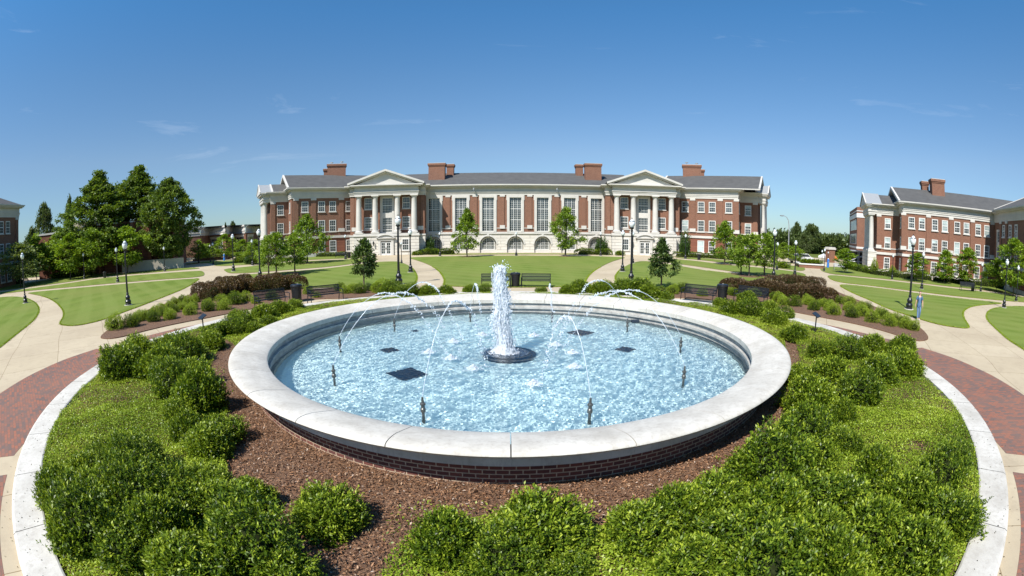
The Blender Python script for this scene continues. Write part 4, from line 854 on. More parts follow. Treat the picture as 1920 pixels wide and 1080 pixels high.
# ground cover
X,Y,r,a=ring_scatter(900000,8.35,13.02,rs)
front=np.hypot(X,Y)<12
keep=(~inpoly(X,Y,MUL)|(rs.uniform(size=len(X))<.05*(nz2(X,Y,2.2,9)>.15)))&(nz2(X,Y,1.6,5)+.35*nz2(X,Y,6,6)>-.66-.25*rs.uniform(size=len(X)))
keep&=(front|(rs.uniform(size=len(X))<.5))
X,Y,r=X[keep],Y[keep],r[keep];n=len(X);hgt=.06+.14*np.clip(nz2(X,Y,4,12)+.5,0,1)*rs.uniform(.3,1,n)
P=np.stack([X,Y,bedz(r)+hgt],1);A=unit(np.stack([rs.normal(size=n),rs.normal(size=n),rs.uniform(-.1,1.1,n)],1));L=rs.uniform(.030,.056,n)
t_=np.clip(.35+.5*nz2(X,Y,1.1,21)+rs.uniform(-.3,.4,n)+.0,0,1)
lv=leaves(P,A,L,L*.55,palette('light',np.clip(t_*.95,0,1)),rs,up=np.array([0,0,.9]))
tag(link('ground_cover',npmesh('ground_cover',*lv,'leaf')),kind='stuff')
# bark chips
X,Y,r,a=ring_scatter(480000,7.6,13.0,rs);dist=np.hypot(X,Y);k=(inpoly(X,Y,MUL)|(rs.uniform(size=len(X))<.25))&(rs.uniform(size=len(X))<np.interp(dist,[3,9,14],[1,.75,.25]))
X,Y,r=X[k],Y[k],r[k];n=len(X);P=np.stack([X,Y,bedz(r)+rs.uniform(.0,.045,n)],1);A=unit(np.stack([rs.normal(size=n),rs.normal(size=n),rs.normal(size=n)*.35],1));L=rs.uniform(.02,.075,n)
base=np.array([[.11,.052,.027],[.21,.105,.052],[.30,.165,.09],[.37,.24,.15],[.055,.03,.02],[.42,.33,.26]])[rs.choice(6,n,p=[.27,.3,.2,.09,.1,.04])]*rs.uniform(.8,1.2,(n,1))
lv=leaves(P,A,L,L*rs.uniform(.2,.5,n),base,rs,fold=.08,up=np.array([0,0,1.]))
tag(link('bark_chips',npmesh('bark_chips',*lv,'chips')),kind='stuff')
TX=[]
for p in (LAWNS[0],LAWNS[1],LAWNS[4],LAWNS[7],LAWNS[9],LAWNS[12],LAWNS[13],LAWNS[15]):
    q=np.array(chaikin([G(*v) for v in p],2));q2=np.roll(q,-1,0);l=np.linalg.norm(q2-q,axis=1);k=rs.choice(len(q),int(min(26000,l.sum()*240)),p=l/l.sum());f=rs.uniform(size=len(k))[:,None];TX.append(q[k]*(1-f)+q2[k]*f+rs.normal(size=(len(k),2))*np.array([.035,.035]))
TX=np.concatenate(TX);TX=TX[np.hypot(TX[:,0],TX[:,1])<48];n=len(TX)
lv=leaves(np.stack([TX[:,0],TX[:,1],np.full(n,.01)],1),unit(np.stack([rs.normal(size=n)*.5,rs.normal(size=n)*.5,np.ones(n)],1)),rs.uniform(.04,.09,n),np.full(n,.018),palette('light',rs.uniform(.2,.75,n)),rs)
tag(link('grass_fringe',npmesh('grass_fringe',*lv,'leaf')),kind='stuff')
a=rs.uniform(-1.5,1.5,420)*.7;r=rs.normal(13.5,.45,420);n=420
lv=leaves(np.stack([FC[0]+r*np.sin(a),FC[1]-r*np.cos(a),np.where((r>13.06)&(r<13.74),.146,np.where(r>=13.74,.012,.05))],1),unit(np.stack([rs.normal(size=n),rs.normal(size=n),rs.normal(size=n)*.1],1)),rs.uniform(.02,.05,n),rs.uniform(.012,.022,n),np.array([[.05,.035,.02],[.09,.06,.03],[.05,.07,.02]])[rs.randint(0,3,n)],rs,up=np.array([0,0,1.]))
tag(link('fallen_leaves',npmesh('fallen_leaves',*lv,'chips')),kind='stuff')
# bush prototypes (unit: radius about .6 m)
def bush_proto(i,pal,shoots,L,W,rx=.62,rz=.72,per=8,spiky=.35):
    return shrub_mesh('bush_foliage',rx,rz,shoots,per,L,W,pal,100+i,spiky=spiky)
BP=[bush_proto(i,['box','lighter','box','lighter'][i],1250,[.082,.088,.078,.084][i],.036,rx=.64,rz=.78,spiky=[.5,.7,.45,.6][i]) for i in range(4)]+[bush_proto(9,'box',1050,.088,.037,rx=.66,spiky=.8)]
TW=twigs('stem',.5,.6,9,5)
def bush(name,x,y,z,sc_,mesh,label,cat,group,rz=0,hz=1.):
    e=empty(name,(x,y,z),rz,label,cat,group);f=link('foliage',mesh,e);f.scale=(sc_,sc_,sc_*hz);t=link('stem',TW,e);t.scale=(sc_*.9,sc_*.9,sc_*hz*.8);return e
FB=[ # pixel of the middle of the bush, scale, words
 (226,690,1.1),(262,660,1.0),(300,690,1.15),(318,655,.9),(352,660,.95),(350,705,.9),(395,640,.8),(372,745,.95),(340,770,.85),(330,725,.8),(415,800,.8),(385,830,.9),(352,800,.8),
 (228,835,.75),(262,880,.9),(190,850,.7),(150,885,.8),(118,930,.95),(185,935,1.0),(250,945,.95),(330,925,.95),(395,935,.8),(300,985,.9),(380,905,.8),(150,1000,1.),(235,1015,.95),(330,1055,.95),(470,915,.55),(605,950,.92),(450,1030,1.0),(395,1070,.9),(530,1060,.7),
 (845,1010,.85),(1000,990,1.1),(930,1050,.7),(1060,1060,.6),(1195,980,.9),(1275,960,.85),(1330,935,.95),(1430,880,1.1),(1390,1000,1.0),(1300,1050,.9),(1460,960,.95),(1520,1010,1.0),(1420,1070,.9),(1560,930,1.0),(1640,990,1.05),(1560,1065,.9),(1700,930,1.0),(1760,890,.9),(1780,970,1.0),(1730,1030,1.),(1640,880,.8),(1530,860,.95),(1510,800,.85),(1590,820,.7),
 (1530,745,.85),(1580,770,.7),(1560,700,.85),(1620,735,.7),(1650,700,.9),(1700,690,1.),(1690,655,.9),(1640,650,.8),(1600,660,.8),(1540,655,.7),(1500,700,.6),
 (1490,625,.75),(1455,600,.8),(1415,585,.85),(1375,580,.75),(1440,578,.75),(1400,562,.7),(1350,568,.55),(1475,590,.6),
 (455,600,.7),(490,588,.85),(525,580,.8),(550,572,.6),(430,615,.7),(400,622,.65),(470,612,.6),(505,600,.6),(440,590,.55),
 (728,546,.7),(765,549,.7),(800,547,.65),(838,545,.55),(880,543,.5),(905,543,.45),(1015,543,.35),(1065,545,.6),(1090,543,.8),(1128,545,.8),(1155,547,.7),(1190,548,1.0),(1220,552,.8),(1250,556,.5)]
def side(x):return 'left' if x<955 else 'right'
def rk(lst,i,key):
    o=sorted(range(len(lst)),key=lambda j:key(lst[j]));return o.index(i)
grp={}
FB[28]=(605,955,1.0);FB[27]=(470,920,.7)
for i,(x,y,s_) in enumerate(FB):
    g=G(x,y,.25)
    if y<565:zn='behind the basin'
    elif y<632:zn='beside the %s rear of the basin'%side(x)
    elif y<800:zn='by the %s side of the basin'%side(x)
    else:zn='in the %s front of the bed'%side(x)
    grp.setdefault(zn,[]).append((x,y,s_,g,i))
bi=0
for zn,L_ in grp.items():
    L_.sort(key=lambda q:q[0])
    for k,(x,y,s_,g,i) in enumerate(L_):
        if i==28:lab='lone round bush standing free in the mulch below the basin wall'
        elif i==27:lab='small bush in the mulch left of the lone round bush'
        else:lab='%s leafy green bush from the left %s'%(ORD[k],zn)
        rr=math.hypot(g[0]-FC[0],g[1]-FC[1])
        far=math.hypot(*g)>14
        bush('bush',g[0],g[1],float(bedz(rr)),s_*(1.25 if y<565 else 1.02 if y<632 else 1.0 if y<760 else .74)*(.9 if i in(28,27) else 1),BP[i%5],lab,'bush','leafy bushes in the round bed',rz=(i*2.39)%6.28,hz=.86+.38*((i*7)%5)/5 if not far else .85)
# rounded shrubs in the two mulched beds
SP=[shrub_mesh('shrub_foliage',.66,.86,850,7,.06,.034,'light' if i!=1 else 'box',200+i,spiky=.16) for i in range(3)]
DP=shrub_mesh('shrub_foliage',.6,.75,520,7,.06,.034,'dark',209,spiky=.2)
SL=[(215,615,.75),(247.6,611,.65),(259,601,.55),(272,596,.5),(288,601,.6),(289,589,.5),(306,583,.5),(319,597,.55),(308.6,590.6,.45),(327,584,.45),(318,576,.45),(340,579,.45),(355,588,.6),(363,579,.45),(329,568.5,.45),(342,566,.5),(355,570,.55),(366,565,.5),(390,581.5,.6),(390,573.7,.5),(419,579,.6),(420,568.5,.6),(443,568.5,.75),(460,563,.6),(480.6,567,.45),(510.6,561,.55),(578,549,.5),(594,556,.35),(638,543,.55),(649.4,548,.5),(658.8,543.5,.5),(673.8,548,.65),(692.5,543,.6),(712,546,.85)]
SR=[(1226,544,.5),(1237.5,551,.55),(1256,542,.6),(1260,548.6,.6),(1280.6,546,.65),(1316,553,.5),(1369,551,.5),(1378,553,.5),(1402,553,.45),(1419,553,.5),(1451,559,.45),(1459,564.5,.6),(1468,570,.55),(1489,572,.6),(1515,570,.5),(1526,579.5,.55),(1541,572,.45),(1514,565,.5),(1556,581,.55),(1539,573,.4),(1563,588,.6),(1553,575,.5),(1575,567,.5),(1594,571.5,.6),(1596.6,593,.6),(1589,580,.5),(1613,581,.55),(1618,590.6,.6),(1635,602,.6),(1625,580,.5),(1649,593,.55),(1656,596.6,.5),(1668,609,.6),(1675.6,602,.5),(1699.6,614,.55),(1712,617,.5),(1692,609,.5)]
for nm,LL_ in (('left',SL),('right',SR)):
    LL_=sorted(LL_)
    for k,(x,y,s_) in enumerate(LL_):
        g=G(x,y+3);dk=(x,y) in ((1226,544),(1256,542),(692.5,543));lab=('%s clipped round shrub from the %s end of the %s mulch bed'%((ORD[k] if k<30 else 'thirty-'+ORD[k-30]),'left',nm))
        if dk:lab='dark round shrub, '+lab.replace('clipped ','').replace('from the left end','from left')
        bush('round_shrub',g[0],g[1],.03,s_*.95,DP if dk else SP[k%3],lab,'shrub','round shrubs in the mulched beds',rz=k*1.7)
# clipped hedges
def hedge_mesh(name,path,wd,ht,n,L,pal,seed,z=0.):
    rs=np.random.RandomState(seed);path=np.array(path);seg=np.linalg.norm(np.diff(path,axis=0),axis=1);cum=np.concatenate([[0],np.cumsum(seg)]);T=cum[-1]
    def at(t):
        return np.stack([np.interp(t,cum,path[:,0]),np.interp(t,cum,path[:,1])],1)
    hw_=wd*.45;t=rs.uniform(-hw_,T+hw_,n);tc=np.clip(t,0,T);c=at(tc);d=unit(at(np.clip(tc+.05,0,T))-at(np.clip(tc-.05,0,T)));nn=np.stack([-d[:,1],d[:,0]],1)
    th=rs.uniform(-.25,math.pi+.25,n);lump=1+.10*np.sin(t*2.1+seed)+.07*np.sin(t*4.7+2*seed)+.05*np.sin(t*9+3*th);R_=rs.uniform(.84,1.06,n)*lump
    ex=np.sign(np.cos(th))*np.abs(np.cos(th))**.6*wd/2*R_;ez=np.abs(np.sin(th))**.5*ht*R_*np.sign(np.sin(th)+.001);sh=np.sqrt(np.clip(1-((t-tc)/(hw_*1.02))**2,0,1));ex=ex*sh;ez=np.maximum(ez*sh**.6,.03)
    over=(t-tc)[:,None]*d
    P=np.concatenate([c+nn*ex[:,None]+over,(ez+z)[:,None]],1);nrm=np.concatenate([nn*np.cos(th)[:,None],np.sin(th)[:,None]],1)
    A=unit(nrm+np.array([0,0,.5])+rs.normal(size=(n,3))*.7);lv=leaves(P,A,L*rs.uniform(.7,1.2,n),np.full(n,L*.55),palette(pal,np.clip(rs.uniform(0,1,n)*.8+.1*np.sin(t*3),0,1)),rs,up=np.array([0,0,.8]))
    m_=max(8,int(T*3));tt=np.linspace(0,T,m_);cc=at(tt);dd=unit(at(np.clip(tt+.05,0,T))-at(np.clip(tt-.05,0,T)));n2=np.stack([-dd[:,1],dd[:,0]],1);V=[];Q=[];kk=9
    for i in range(m_):
        lu=1+.10*math.sin(tt[i]*2.1+seed)+.07*math.sin(tt[i]*4.7+2*seed);e=.5 if i in(0,m_-1) else .74
        for j in range(kk):
            a=math.pi*j/(kk-1);x_=np.sign(math.cos(a))*abs(math.cos(a))**.6*wd/2*lu*e;V.append((cc[i][0]+n2[i][0]*x_,cc[i][1]+n2[i][1]*x_,z+abs(math.sin(a))**.5*ht*lu*e*.96))
    for i in range(m_-1):
        for j in range(kk-1):Q.append((i*kk+j,(i+1)*kk+j,(i+1)*kk+j+1,i*kk+j+1))
    for i in (0,m_-1):Q.append([i*kk+j for j in (0,3,5,8)])
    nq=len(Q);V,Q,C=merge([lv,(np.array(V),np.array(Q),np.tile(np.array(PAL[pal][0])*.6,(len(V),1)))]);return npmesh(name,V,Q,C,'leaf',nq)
def hedge(path_px,wd,ht,n,L,pal,seed,label,name='hedge'):
    me=hedge_mesh(name,[G(*p) for p in path_px],wd,ht,n,L,pal,seed);return tag(link(name,me),label,'hedge')
hedge([(388,563),(440,549),(500,545),(552,541)],2.2,.95,20000,.10,'maroon',1,'long purple-brown clipped hedge behind the left benches')
hedge([(418,535),(458,530)],1.6,.6,6000,.09,'maroon',2,'small purple-brown hedge tucked behind the long left hedge')
hedge([(1375,547),(1440,553),(1500,559),(1545,563)],2.2,.80,20000,.10,'maroon',3,'long purple-brown clipped hedge behind the right benches')
hedge([(1450,532),(1505,532),(1530,538)],1.8,.62,8000,.09,'maroon',4,'small purple-brown hedge behind the long right hedge')
hedge([(790,477.6),(820,477),(852,476.4)],1.6,.8,2500,.16,'box',5,'low green hedge under the leftmost tall hall window')
hedge([(1085,476.8),(1112,477.4),(1140,478)],1.6,.8,2500,.16,'box',6,'low green hedge under the rightmost tall hall window')
hedge([(560,481),(600,481.5),(655,480.5)],1.3,.6,2600,.16,'box',7,'low hedge along the foot of the left wing')
hedge([(1268,481.5),(1330,484),(1400,490)],1.3,.7,3600,.16,'box',8,'low hedge along the foot of the right wing')
hedge([(1588,503),(1612,509),(1640,515),(1690,521.5),(1745,526)],1.3,.75,5000,.14,'box',9,'long low hedge at the foot of the right-hand building')
hedge([(1750,527),(1800,532),(1856,538),(1925,549)],1.3,.75,5000,.14,'box',10,'low hedge continuing past the far bench on the right')
hedge([(100,523),(150,518),(172,516)],1.6,.7,2200,.14,'light',11,'low pale hedge in front of the dark brick hall')
hedge([(255,508),(290,503),(325,499)],1.8,.6,2200,.14,'dark',12,'dark low hedge under the tallest left trees')
hedge([(0,538),(20,535),(45,531)],1.8,.8,1500,.14,'dark',13,'shaded hedge at the foot of the left-edge building')
hedge([(375,487),(400,486),(436,484)],1.6,1.1,1500,.16,'light',14,'green hedge under the big windows of the far low building')
FARB=shrub_mesh('shrub_foliage',.6,.8,330,6,.13,.075,'box',230,spiky=.25);FARD=shrub_mesh('shrub_foliage',.6,.8,330,6,.13,.075,'dark',231,spiky=.25)
for x,y,s_,hz,me,lab in ((779,478.5,1.6,.8,FARB,'round clipped bush at the right foot of the left portico'),(1160,479,1.6,.9,FARB,'round clipped bush at the left foot of the right portico'),(803,476,2.9,1.45,FARD,'tall dark conical shrub by the leftmost hall arch'),(1128,477,2.7,1.55,FARD,'tall dark conical shrub by the rightmost hall arch'),
  (1284,482,2.4,2.6,FARD,'narrow dark upright shrub at the right portico corner'),(1466,503,2.,.8,FARB,'round bush beside the path behind the right tree trio'),(470,495,2.6,.9,FARD,'wide round bush behind the left tree trio'),(448,493,2.2,.9,FARB,'round bush left of the wide bush behind the left tree trio'),
  (103,522,1.9,.8,FARB,'round clipped bush in front of the brick hall, left of two'),(134,519,1.9,.8,FARB,'round clipped bush in front of the brick hall, right of two'),(1638,514,1.4,2.3,SP[2],'thin wispy shrub at the corner of the right-hand building'),(1672,519,1.3,1.7,SP[2],'smaller wispy shrub by the recessed corner of the right-hand building'),(1846,535,1.2,2.0,FARD,'narrow upright shrub between windows of the right-hand building'),(1424,490,1.8,.9,FARB,'pale flowering bush behind the right tree trio')):
    g=G(x,y);bush('round_shrub',g[0],g[1],0,s_*.55,me,lab,'shrub',None,hz=hz)
# ------------------------------------------------------------------ trees
def tree_mesh(seed,prof,H,Rmax,trunkH,nclump,per,L,pal,tr=.13,up=.35,shell=.55,crs=.16,sparse=0):
    rs=np.random.RandomState(seed);b=MB();rr=random.Random(seed)
    bend=[(0,0)];
    for i in range(6):bend.append((bend[-1][0]+rs.normal()*.05*H*.1,bend[-1][1]+rs.normal()*.05*H*.1))
    zs=[-.1,trunkH*.5,trunkH,trunkH+(H-trunkH)*.3,trunkH+(H-trunkH)*.6,trunkH+(H-trunkH)*.8,H*.96];pts=[(bend[i][0],bend[i][1],zs[i]) for i in range(7)]
    b.tube(pts,[tr*1.25,tr,tr*.9,tr*.65,tr*.4,tr*.22,tr*.08],8)
    az0=rs.uniform(0,6.28);C=[];S=[]
    lob=[(rs.uniform(0,6.28),rs.uniform(.1,.9),rs.uniform(.12,.32)) for _ in range(9)]
    for i in range(nclump):
        t=rs.uniform(0,1)**.9;a=rs.uniform(0,6.28);Rp=np.interp(t,prof[0],prof[1])*Rmax
        lf=1+sum(am*math.exp(-((math.cos(a-a0)-1)**2)*4-((t-t0)/.14)**2) for a0,t0,am in lob)-.12
        rho=rs.uniform(shell,1.)**.8 if rs.uniform()<.75 else rs.uniform(.1,.7)
        C.append((Rp*lf*rho*math.cos(a),Rp*lf*rho*math.sin(a),trunkH*.92+(H-trunkH*.92)*t*(1.+.03*rs.normal())));S.append(crs*Rmax*rs.uniform(.65,1.25)*(1 if t<.85 else .7))
    C=np.array(C);S=np.array(S)
    for i in range(0,nclump,max(1,nclump//26)):
        c=C[i];z0=max(trunkH*.85,c[2]-.45*math.hypot(c[0],c[1])-.3);b.tube([(0,0,z0),(c[0]*.5,c[1]*.5,(z0+c[2])*.5+.1),tuple(c)],[tr*.32,tr*.2,tr*.06],5)
    ii=np.repeat(np.arange(nclump),per);n=len(ii);d=rs.normal(size=(n,3));P=C[ii]+d*S[ii][:,None]*np.array([.62,.62,.42])
    out=unit(P-np.array([0,0,trunkH+(H-trunkH)*.45]));A=unit(out*.7+rs.normal(size=(n,3))*.7+np.array([0,0,up-.3]))
    u=np.clip(rs.uniform(0,.75,n)+rs.uniform(-.2,.28,nclump)[ii],0,1);LL=L*rs.uniform(.6,1.25,n)
    lv=leaves(P,A,LL,LL*.62,palette(pal,u),rs,up=np.array([0,0,.55]));return b.mesh('trunk','bark',smooth=40),npmesh('crown',*lv,'treeleaf')
PR={'cone':([0,.12,.35,.6,.85,1],[.75,1,.9,.62,.3,.04]),'oval':([0,.15,.45,.75,.92,1],[.45,.85,1,.75,.4,.1]),'round':([0,.2,.5,.8,1],[.55,.95,1,.75,.25]),'tall':([0,.1,.3,.6,.82,1],[.55,.85,1,.78,.45,.06]),'spread':([0,.2,.5,.8,1],[.6,1,.98,.7,.3])}
TP={'oak':tree_mesh(1,PR['cone'],6.1,2.25,1.25,120,44,.26,'oak'),'oak2':tree_mesh(2,PR['oval'],6.3,2.3,1.2,125,46,.26,'oak'),'oak3':tree_mesh(3,PR['cone'],6.2,2.7,1.3,130,44,.26,'oak'),
 'trio':tree_mesh(4,PR['spread'],3.6,1.5,1.05,90,46,.17,'oak',tr=.075),'trio2':tree_mesh(5,PR['round'],3.7,1.5,1.1,90,46,.17,'oak',tr=.075),
 'mag':tree_mesh(6,PR['cone'],3.1,.92,1.0,110,34,.17,'magnolia',tr=.055,crs=.2),'mag2':tree_mesh(7,PR['cone'],3.15,.95,1.0,110,34,.17,'magnolia',tr=.055,crs=.2),
 'slim':tree_mesh(8,PR['oval'],4.4,1.05,1.0,80,44,.2,'fresh',tr=.06,crs=.24),'slim2':tree_mesh(9,PR['cone'],4.4,1.0,1.0,80,44,.2,'fresh',tr=.06,crs=.24),
 'big':tree_mesh(10,PR['tall'],14,4.2,2.2,620,52,.34,'deep',tr=.32,crs=.10),'big2':tree_mesh(11,PR['tall'],15,4.4,2.0,660,52,.34,'deep',tr=.34,crs=.10),'big3':tree_mesh(12,PR['oval'],13,4.4,2.0,600,52,.34,'deep',tr=.34,crs=.10),
 'med':tree_mesh(13,PR['oval'],5.6,1.5,1.3,95,46,.22,'fresh',tr=.08,crs=.22),'med2':tree_mesh(14,PR['oval'],5.6,1.6,1.3,95,46,.22,'oak',tr=.08,crs=.22),
 'far':tree_mesh(15,PR['round'],9,4.2,1.0,200,44,.5,'far',tr=.2,crs=.16),'far2':tree_mesh(16,PR['tall'],9.5,3.6,1.0,190,44,.5,'far',tr=.2,crs=.17),'pale':tree_mesh(17,PR['oval'],5.6,1.7,1.3,90,44,.22,'pale',tr=.08,crs=.22)}
TD={'oak':6.1,'oak2':6.3,'oak3':6.2,'trio':3.6,'trio2':3.7,'mag':3.1,'mag2':3.15,'slim':4.4,'slim2':4.4,'big':14,'big2':15,'big3':13,'med':5.6,'med2':5.6,'far':9,'far2':9.5,'pale':5.6}
TR_={'oak':2.25,'oak2':2.3,'oak3':2.7,'trio':1.5,'trio2':1.5,'mag':.92,'mag2':.95,'slim':1.05,'slim2':1.0,'big':4.2,'big2':4.4,'big3':4.4,'med':1.5,'med2':1.6,'far':4.2,'far2':3.6,'pale':1.7}
def tree(x,yb,yt,hw,kind,label,group=None,name='tree',D=None,mulch=False):
    if D is None:
        g=G(x,yb);h=HT(x,yb,yt);m=MPP(x,yb)
    else:
        d=ray(x,yb);q=D/math.hypot(d[0],d[1]);g=(d[0]*q,d[1]*q);d2=ray(x,yt);h=CAMH+d2[2]*D/math.hypot(d2[0],d2[1]);m=D/893.
    tm,cm=TP[kind];e=empty(name,(g[0],g[1],0),(x*.37)%6.28,label,'tree',group);sz=h/TD[kind];sx_=hw*m/TR_[kind]*.84
    sx_*=1.2 if kind[:3]=='mag' else 1.;c=link('crown',cm,e);c.scale=(sx_,sx_,sz);t=link('trunk',tm,e);t.scale=(min(sx_,sz),min(sx_,sz),sz)
    if mulch:
        b=MB();b.lathe([(1.0,.04),(0,.06)],16,(0,0));link('mulch_ring',b.mesh('mulch_ring','mulch'),e)
    return e
tree(876,482,396,31,'oak','young lawn tree in front of the hall, left of its middle window','young trees on the lawns','shade_tree',mulch=True)
tree(1060,481,392,31,'oak2','young lawn tree in front of the hall, right of its middle window','young trees on the lawns','shade_tree',mulch=True)
tree(576,494,405,36,'oak3','young tree rising behind the left trio of small trees','young trees on the lawns','shade_tree',mulch=True)
tree(1358,496,419,29,'oak','young tree rising behind the right trio of small trees','young trees on the lawns','shade_tree',mulch=True)
for i,(x,yb,yt,hw,k_) in enumerate([(504,516,446,26,'trio'),(519,518,440,29,'trio2'),(553,512,447,29,'trio')]):tree(x,yb,yt,hw,k_,['leftmost of the three small trees on the left lawn','middle tree of the three on the left lawn, trunk closest to the hedge','rightmost of the three small trees on the left lawn'][i],'small trees grouped on the lawns','small_tree',mulch=True)
for i,(x,yb,yt,hw,k_) in enumerate([(1389,515,444,26,'trio2'),(1404,519,441,28,'trio'),(1433,518,441,29,'trio2')]):tree(x,yb,yt,hw,k_,['leftmost of the three small trees on the right lawn','middle tree of the three small trees on the right lawn','rightmost of the three small trees on the right lawn'][i],'small trees grouped on the lawns','small_tree',mulch=True)
tree(683,541,453,24,'mag','glossy dark magnolia on a thin trunk behind the left side of the fountain','magnolias','magnolia_tree');tree(1239,541,452,25,'mag2','glossy dark magnolia on a thin trunk behind the right side of the fountain','magnolias','magnolia_tree')
for x,yb,yt,hw,k_,lab in [(1718.7,528,477,15,'slim','fresh green sapling behind the tall lamp beside the walking man'),(1770,532,469,12,'slim2','slim sapling by the middle of the right-hand building'),(1811,536,468,13,'slim','slim sapling behind the far bench of the right-hand building'),(1868,547,488,15,'med2','dense low tree at the inner corner of the right-hand building'),(1899.5,556,452,19,'med','tall fresh green tree at the right edge'),(1584,512,468,15,'slim','small tree in front of the scaffold'),
  (38.7,537.6,457,21,'pale','pale olive tree in front of the left-edge building'),(69,530,444,15,'med2','slender darker tree right of the pale olive tree'),(112,521,441,19,'med','bright green tree before the brick hall, left of a pair'),(132.4,524.4,441,17,'med','bright green tree before the brick hall, right of a pair'),(176.6,520,433,19,'med2','mid-green tree under the left side of the big trees'),(239.7,513,428,23,'med','light green tree before the tallest trees, beside the tall lamp'),
  (323,492,467,14,'med','small round tree under the right end of the big trees'),(373,494,452,12,'med2','small tree before the arcade of the far low building'),(421,487,441,13,'med','fresh green tree before the far low building, beside a blue pole'),(455,490,451,14,'med','fresh green tree right of the blue pole'),(389,489,459,11,'med2','small dark tree between the arcade and the big windows'),(482,496,452,17,'med2','small tree just left of the left trio of trees'),
  (1468,492,456,11,'med','small bright tree under the curved street light'),(1490,494,462,12,'med','small bright tree left of the straight walk'),(1448,492,462,12,'med2','small tree behind the right trio, by the pavilion columns'),(97,521,452,14,'med2','dark tree squeezed between the pale tree and the bright pair')]:tree(x,yb,yt,hw,k_,lab,'young trees along the paths','shade_tree')
tree(187,513,333,40,'big','tall dense tree, leftmost of the three giants on the left','giant trees on the left','large_tree');tree(260,503,318,38,'big2','tallest of the three giant dense trees on the left','giant trees on the left','large_tree');tree(318,503,341,34,'big3','broad rightmost one of the three giant dense trees on the left','giant trees on the left','large_tree')
for i,(x,yt,hw,D,k_,lab) in enumerate([(84,389,25,95,'far','dark tree behind the brick hall with a rounded top'),(60,432,22,90,'far2','lower dark tree just right of the left-edge building'),(131,376,17,100,'far2','narrow dark tree peeking up beside the tallest trees'),(112,430,22,100,'far','dark tree behind the skylight box'),
  (1493,420,18,125,'far2','tall dark tree behind the straight walk, left of the cluster'),(1521,423,23,120,'far','broad dark tree in the cluster behind the straight walk'),(1461,437,20,150,'far','distant tree beside the right pavilion columns'),(1540,447,16,130,'far','low dark tree at the right end of the distant cluster'),(1572,440,16,135,'far2','distant tree left of the plain brick block'),(1590,450,14,125,'far','distant tree against the plain brick block'),(1507,440,16,100,'far','nearer dark tree between the cluster trunks'),
  (424,421,7,130,'far2','distant treetop over the low building, left of two'),(438,418,9,130,'far','distant treetop over the low building, right of two')]):
    tree(x,475 if x>700 else 480,yt,hw,k_,lab,'distant trees','large_tree',D=D)
hedge([(1300,462),(1440,470),(1560,476),(1640,484)],12,4.2,9000,.9,'far',31,'distant wall of trees and scrub closing the view on the right','tree_belt')
bpy.data.objects['tree_belt']['category']='tree belt'
hedge([(-150,520),(0,490),(150,474),(330,456),(470,452)],12,4.5,9000,.9,'far',32,'distant wall of trees closing the view on the left','tree_belt')
for o in bpy.data.objects:
    if o.name.startswith('tree_belt'):o['category']='tree belt'
# ------------------------------------------------------------------ lamp posts
LMP={}
def lamp_meshes():
    # unit lamp 4.5 m tall
    b=MB();b.lathe([(.34,-.05),(.34,.07),(0,.07)],18);foot=b.mesh('footing','coping')
    b=MB();b.lathe([(.25,.07),(.25,.13),(.22,.16),(.24,.22),(.25,.32),(.20,.40),(.15,.44),(.19,.50),(.20,.58),(.17,.66),(.11,.72),(.095,.80),(.12,.83),(.12,.86),(.085,.90)],18);base=b.mesh('base','dark',smooth=35)
    b=MB()
    for i in range(12):
        a0,a1=2*math.pi*i/12,2*math.pi*(i+1)/12;am=(a0+a1)/2
        for s0,s1,r0,r1 in((a0,am,1,.84),(am,a1,.84,1)):
            q=lambda a,r,z:(r*math.cos(a),r*math.sin(a),z)
            b.face([q(s0,.08*r0,.88),q(s1,.08*r1,.88),q(s1,.062*r1,3.62),q(s0,.062*r0,3.62)],0,[(0,0)]*4)
    pole=b.mesh('pole','dark')
    b=MB();b.lathe([(.06,3.60),(.09,3.63),(.09,3.67),(.065,3.70),(.065,3.76),(.12,3.80),(.15,3.84),(.15,3.88),(.11,3.90)],14);neck=b.mesh('collar','dark',smooth=35)
    b=MB();b.lathe([(.10,3.89),(.155,3.95),(.205,4.08),(.215,4.18),(.19,4.30),(.145,4.33),(.12,4.38),(.07,4.43),(.03,4.46)],18);globe=b.mesh('globe','globe',smooth=60)
    b=MB();b.lathe([(.20,4.285),(.205,4.30),(.15,4.335)],18);b.lathe([(.035,4.45),(.045,4.475),(.02,4.50),(.028,4.53),(0,4.58)],8);fin=b.mesh('finial','dark',smooth=40)
    return foot,base,pole,neck,globe,fin
LM=lamp_meshes()
def lamp(x,yb,yt,label,group='black lamp posts with acorn globes'):
    g=G(x,yb);h=HT(x,yb,yt);k=h/4.56;e=empty('street_lamp',(g[0],g[1],0),x*.1,label,'street lamp',group,k)
    for n_,m in zip(('footing','base','pole','collar','globe','finial'),LM):link(n_,m,e)
    return e
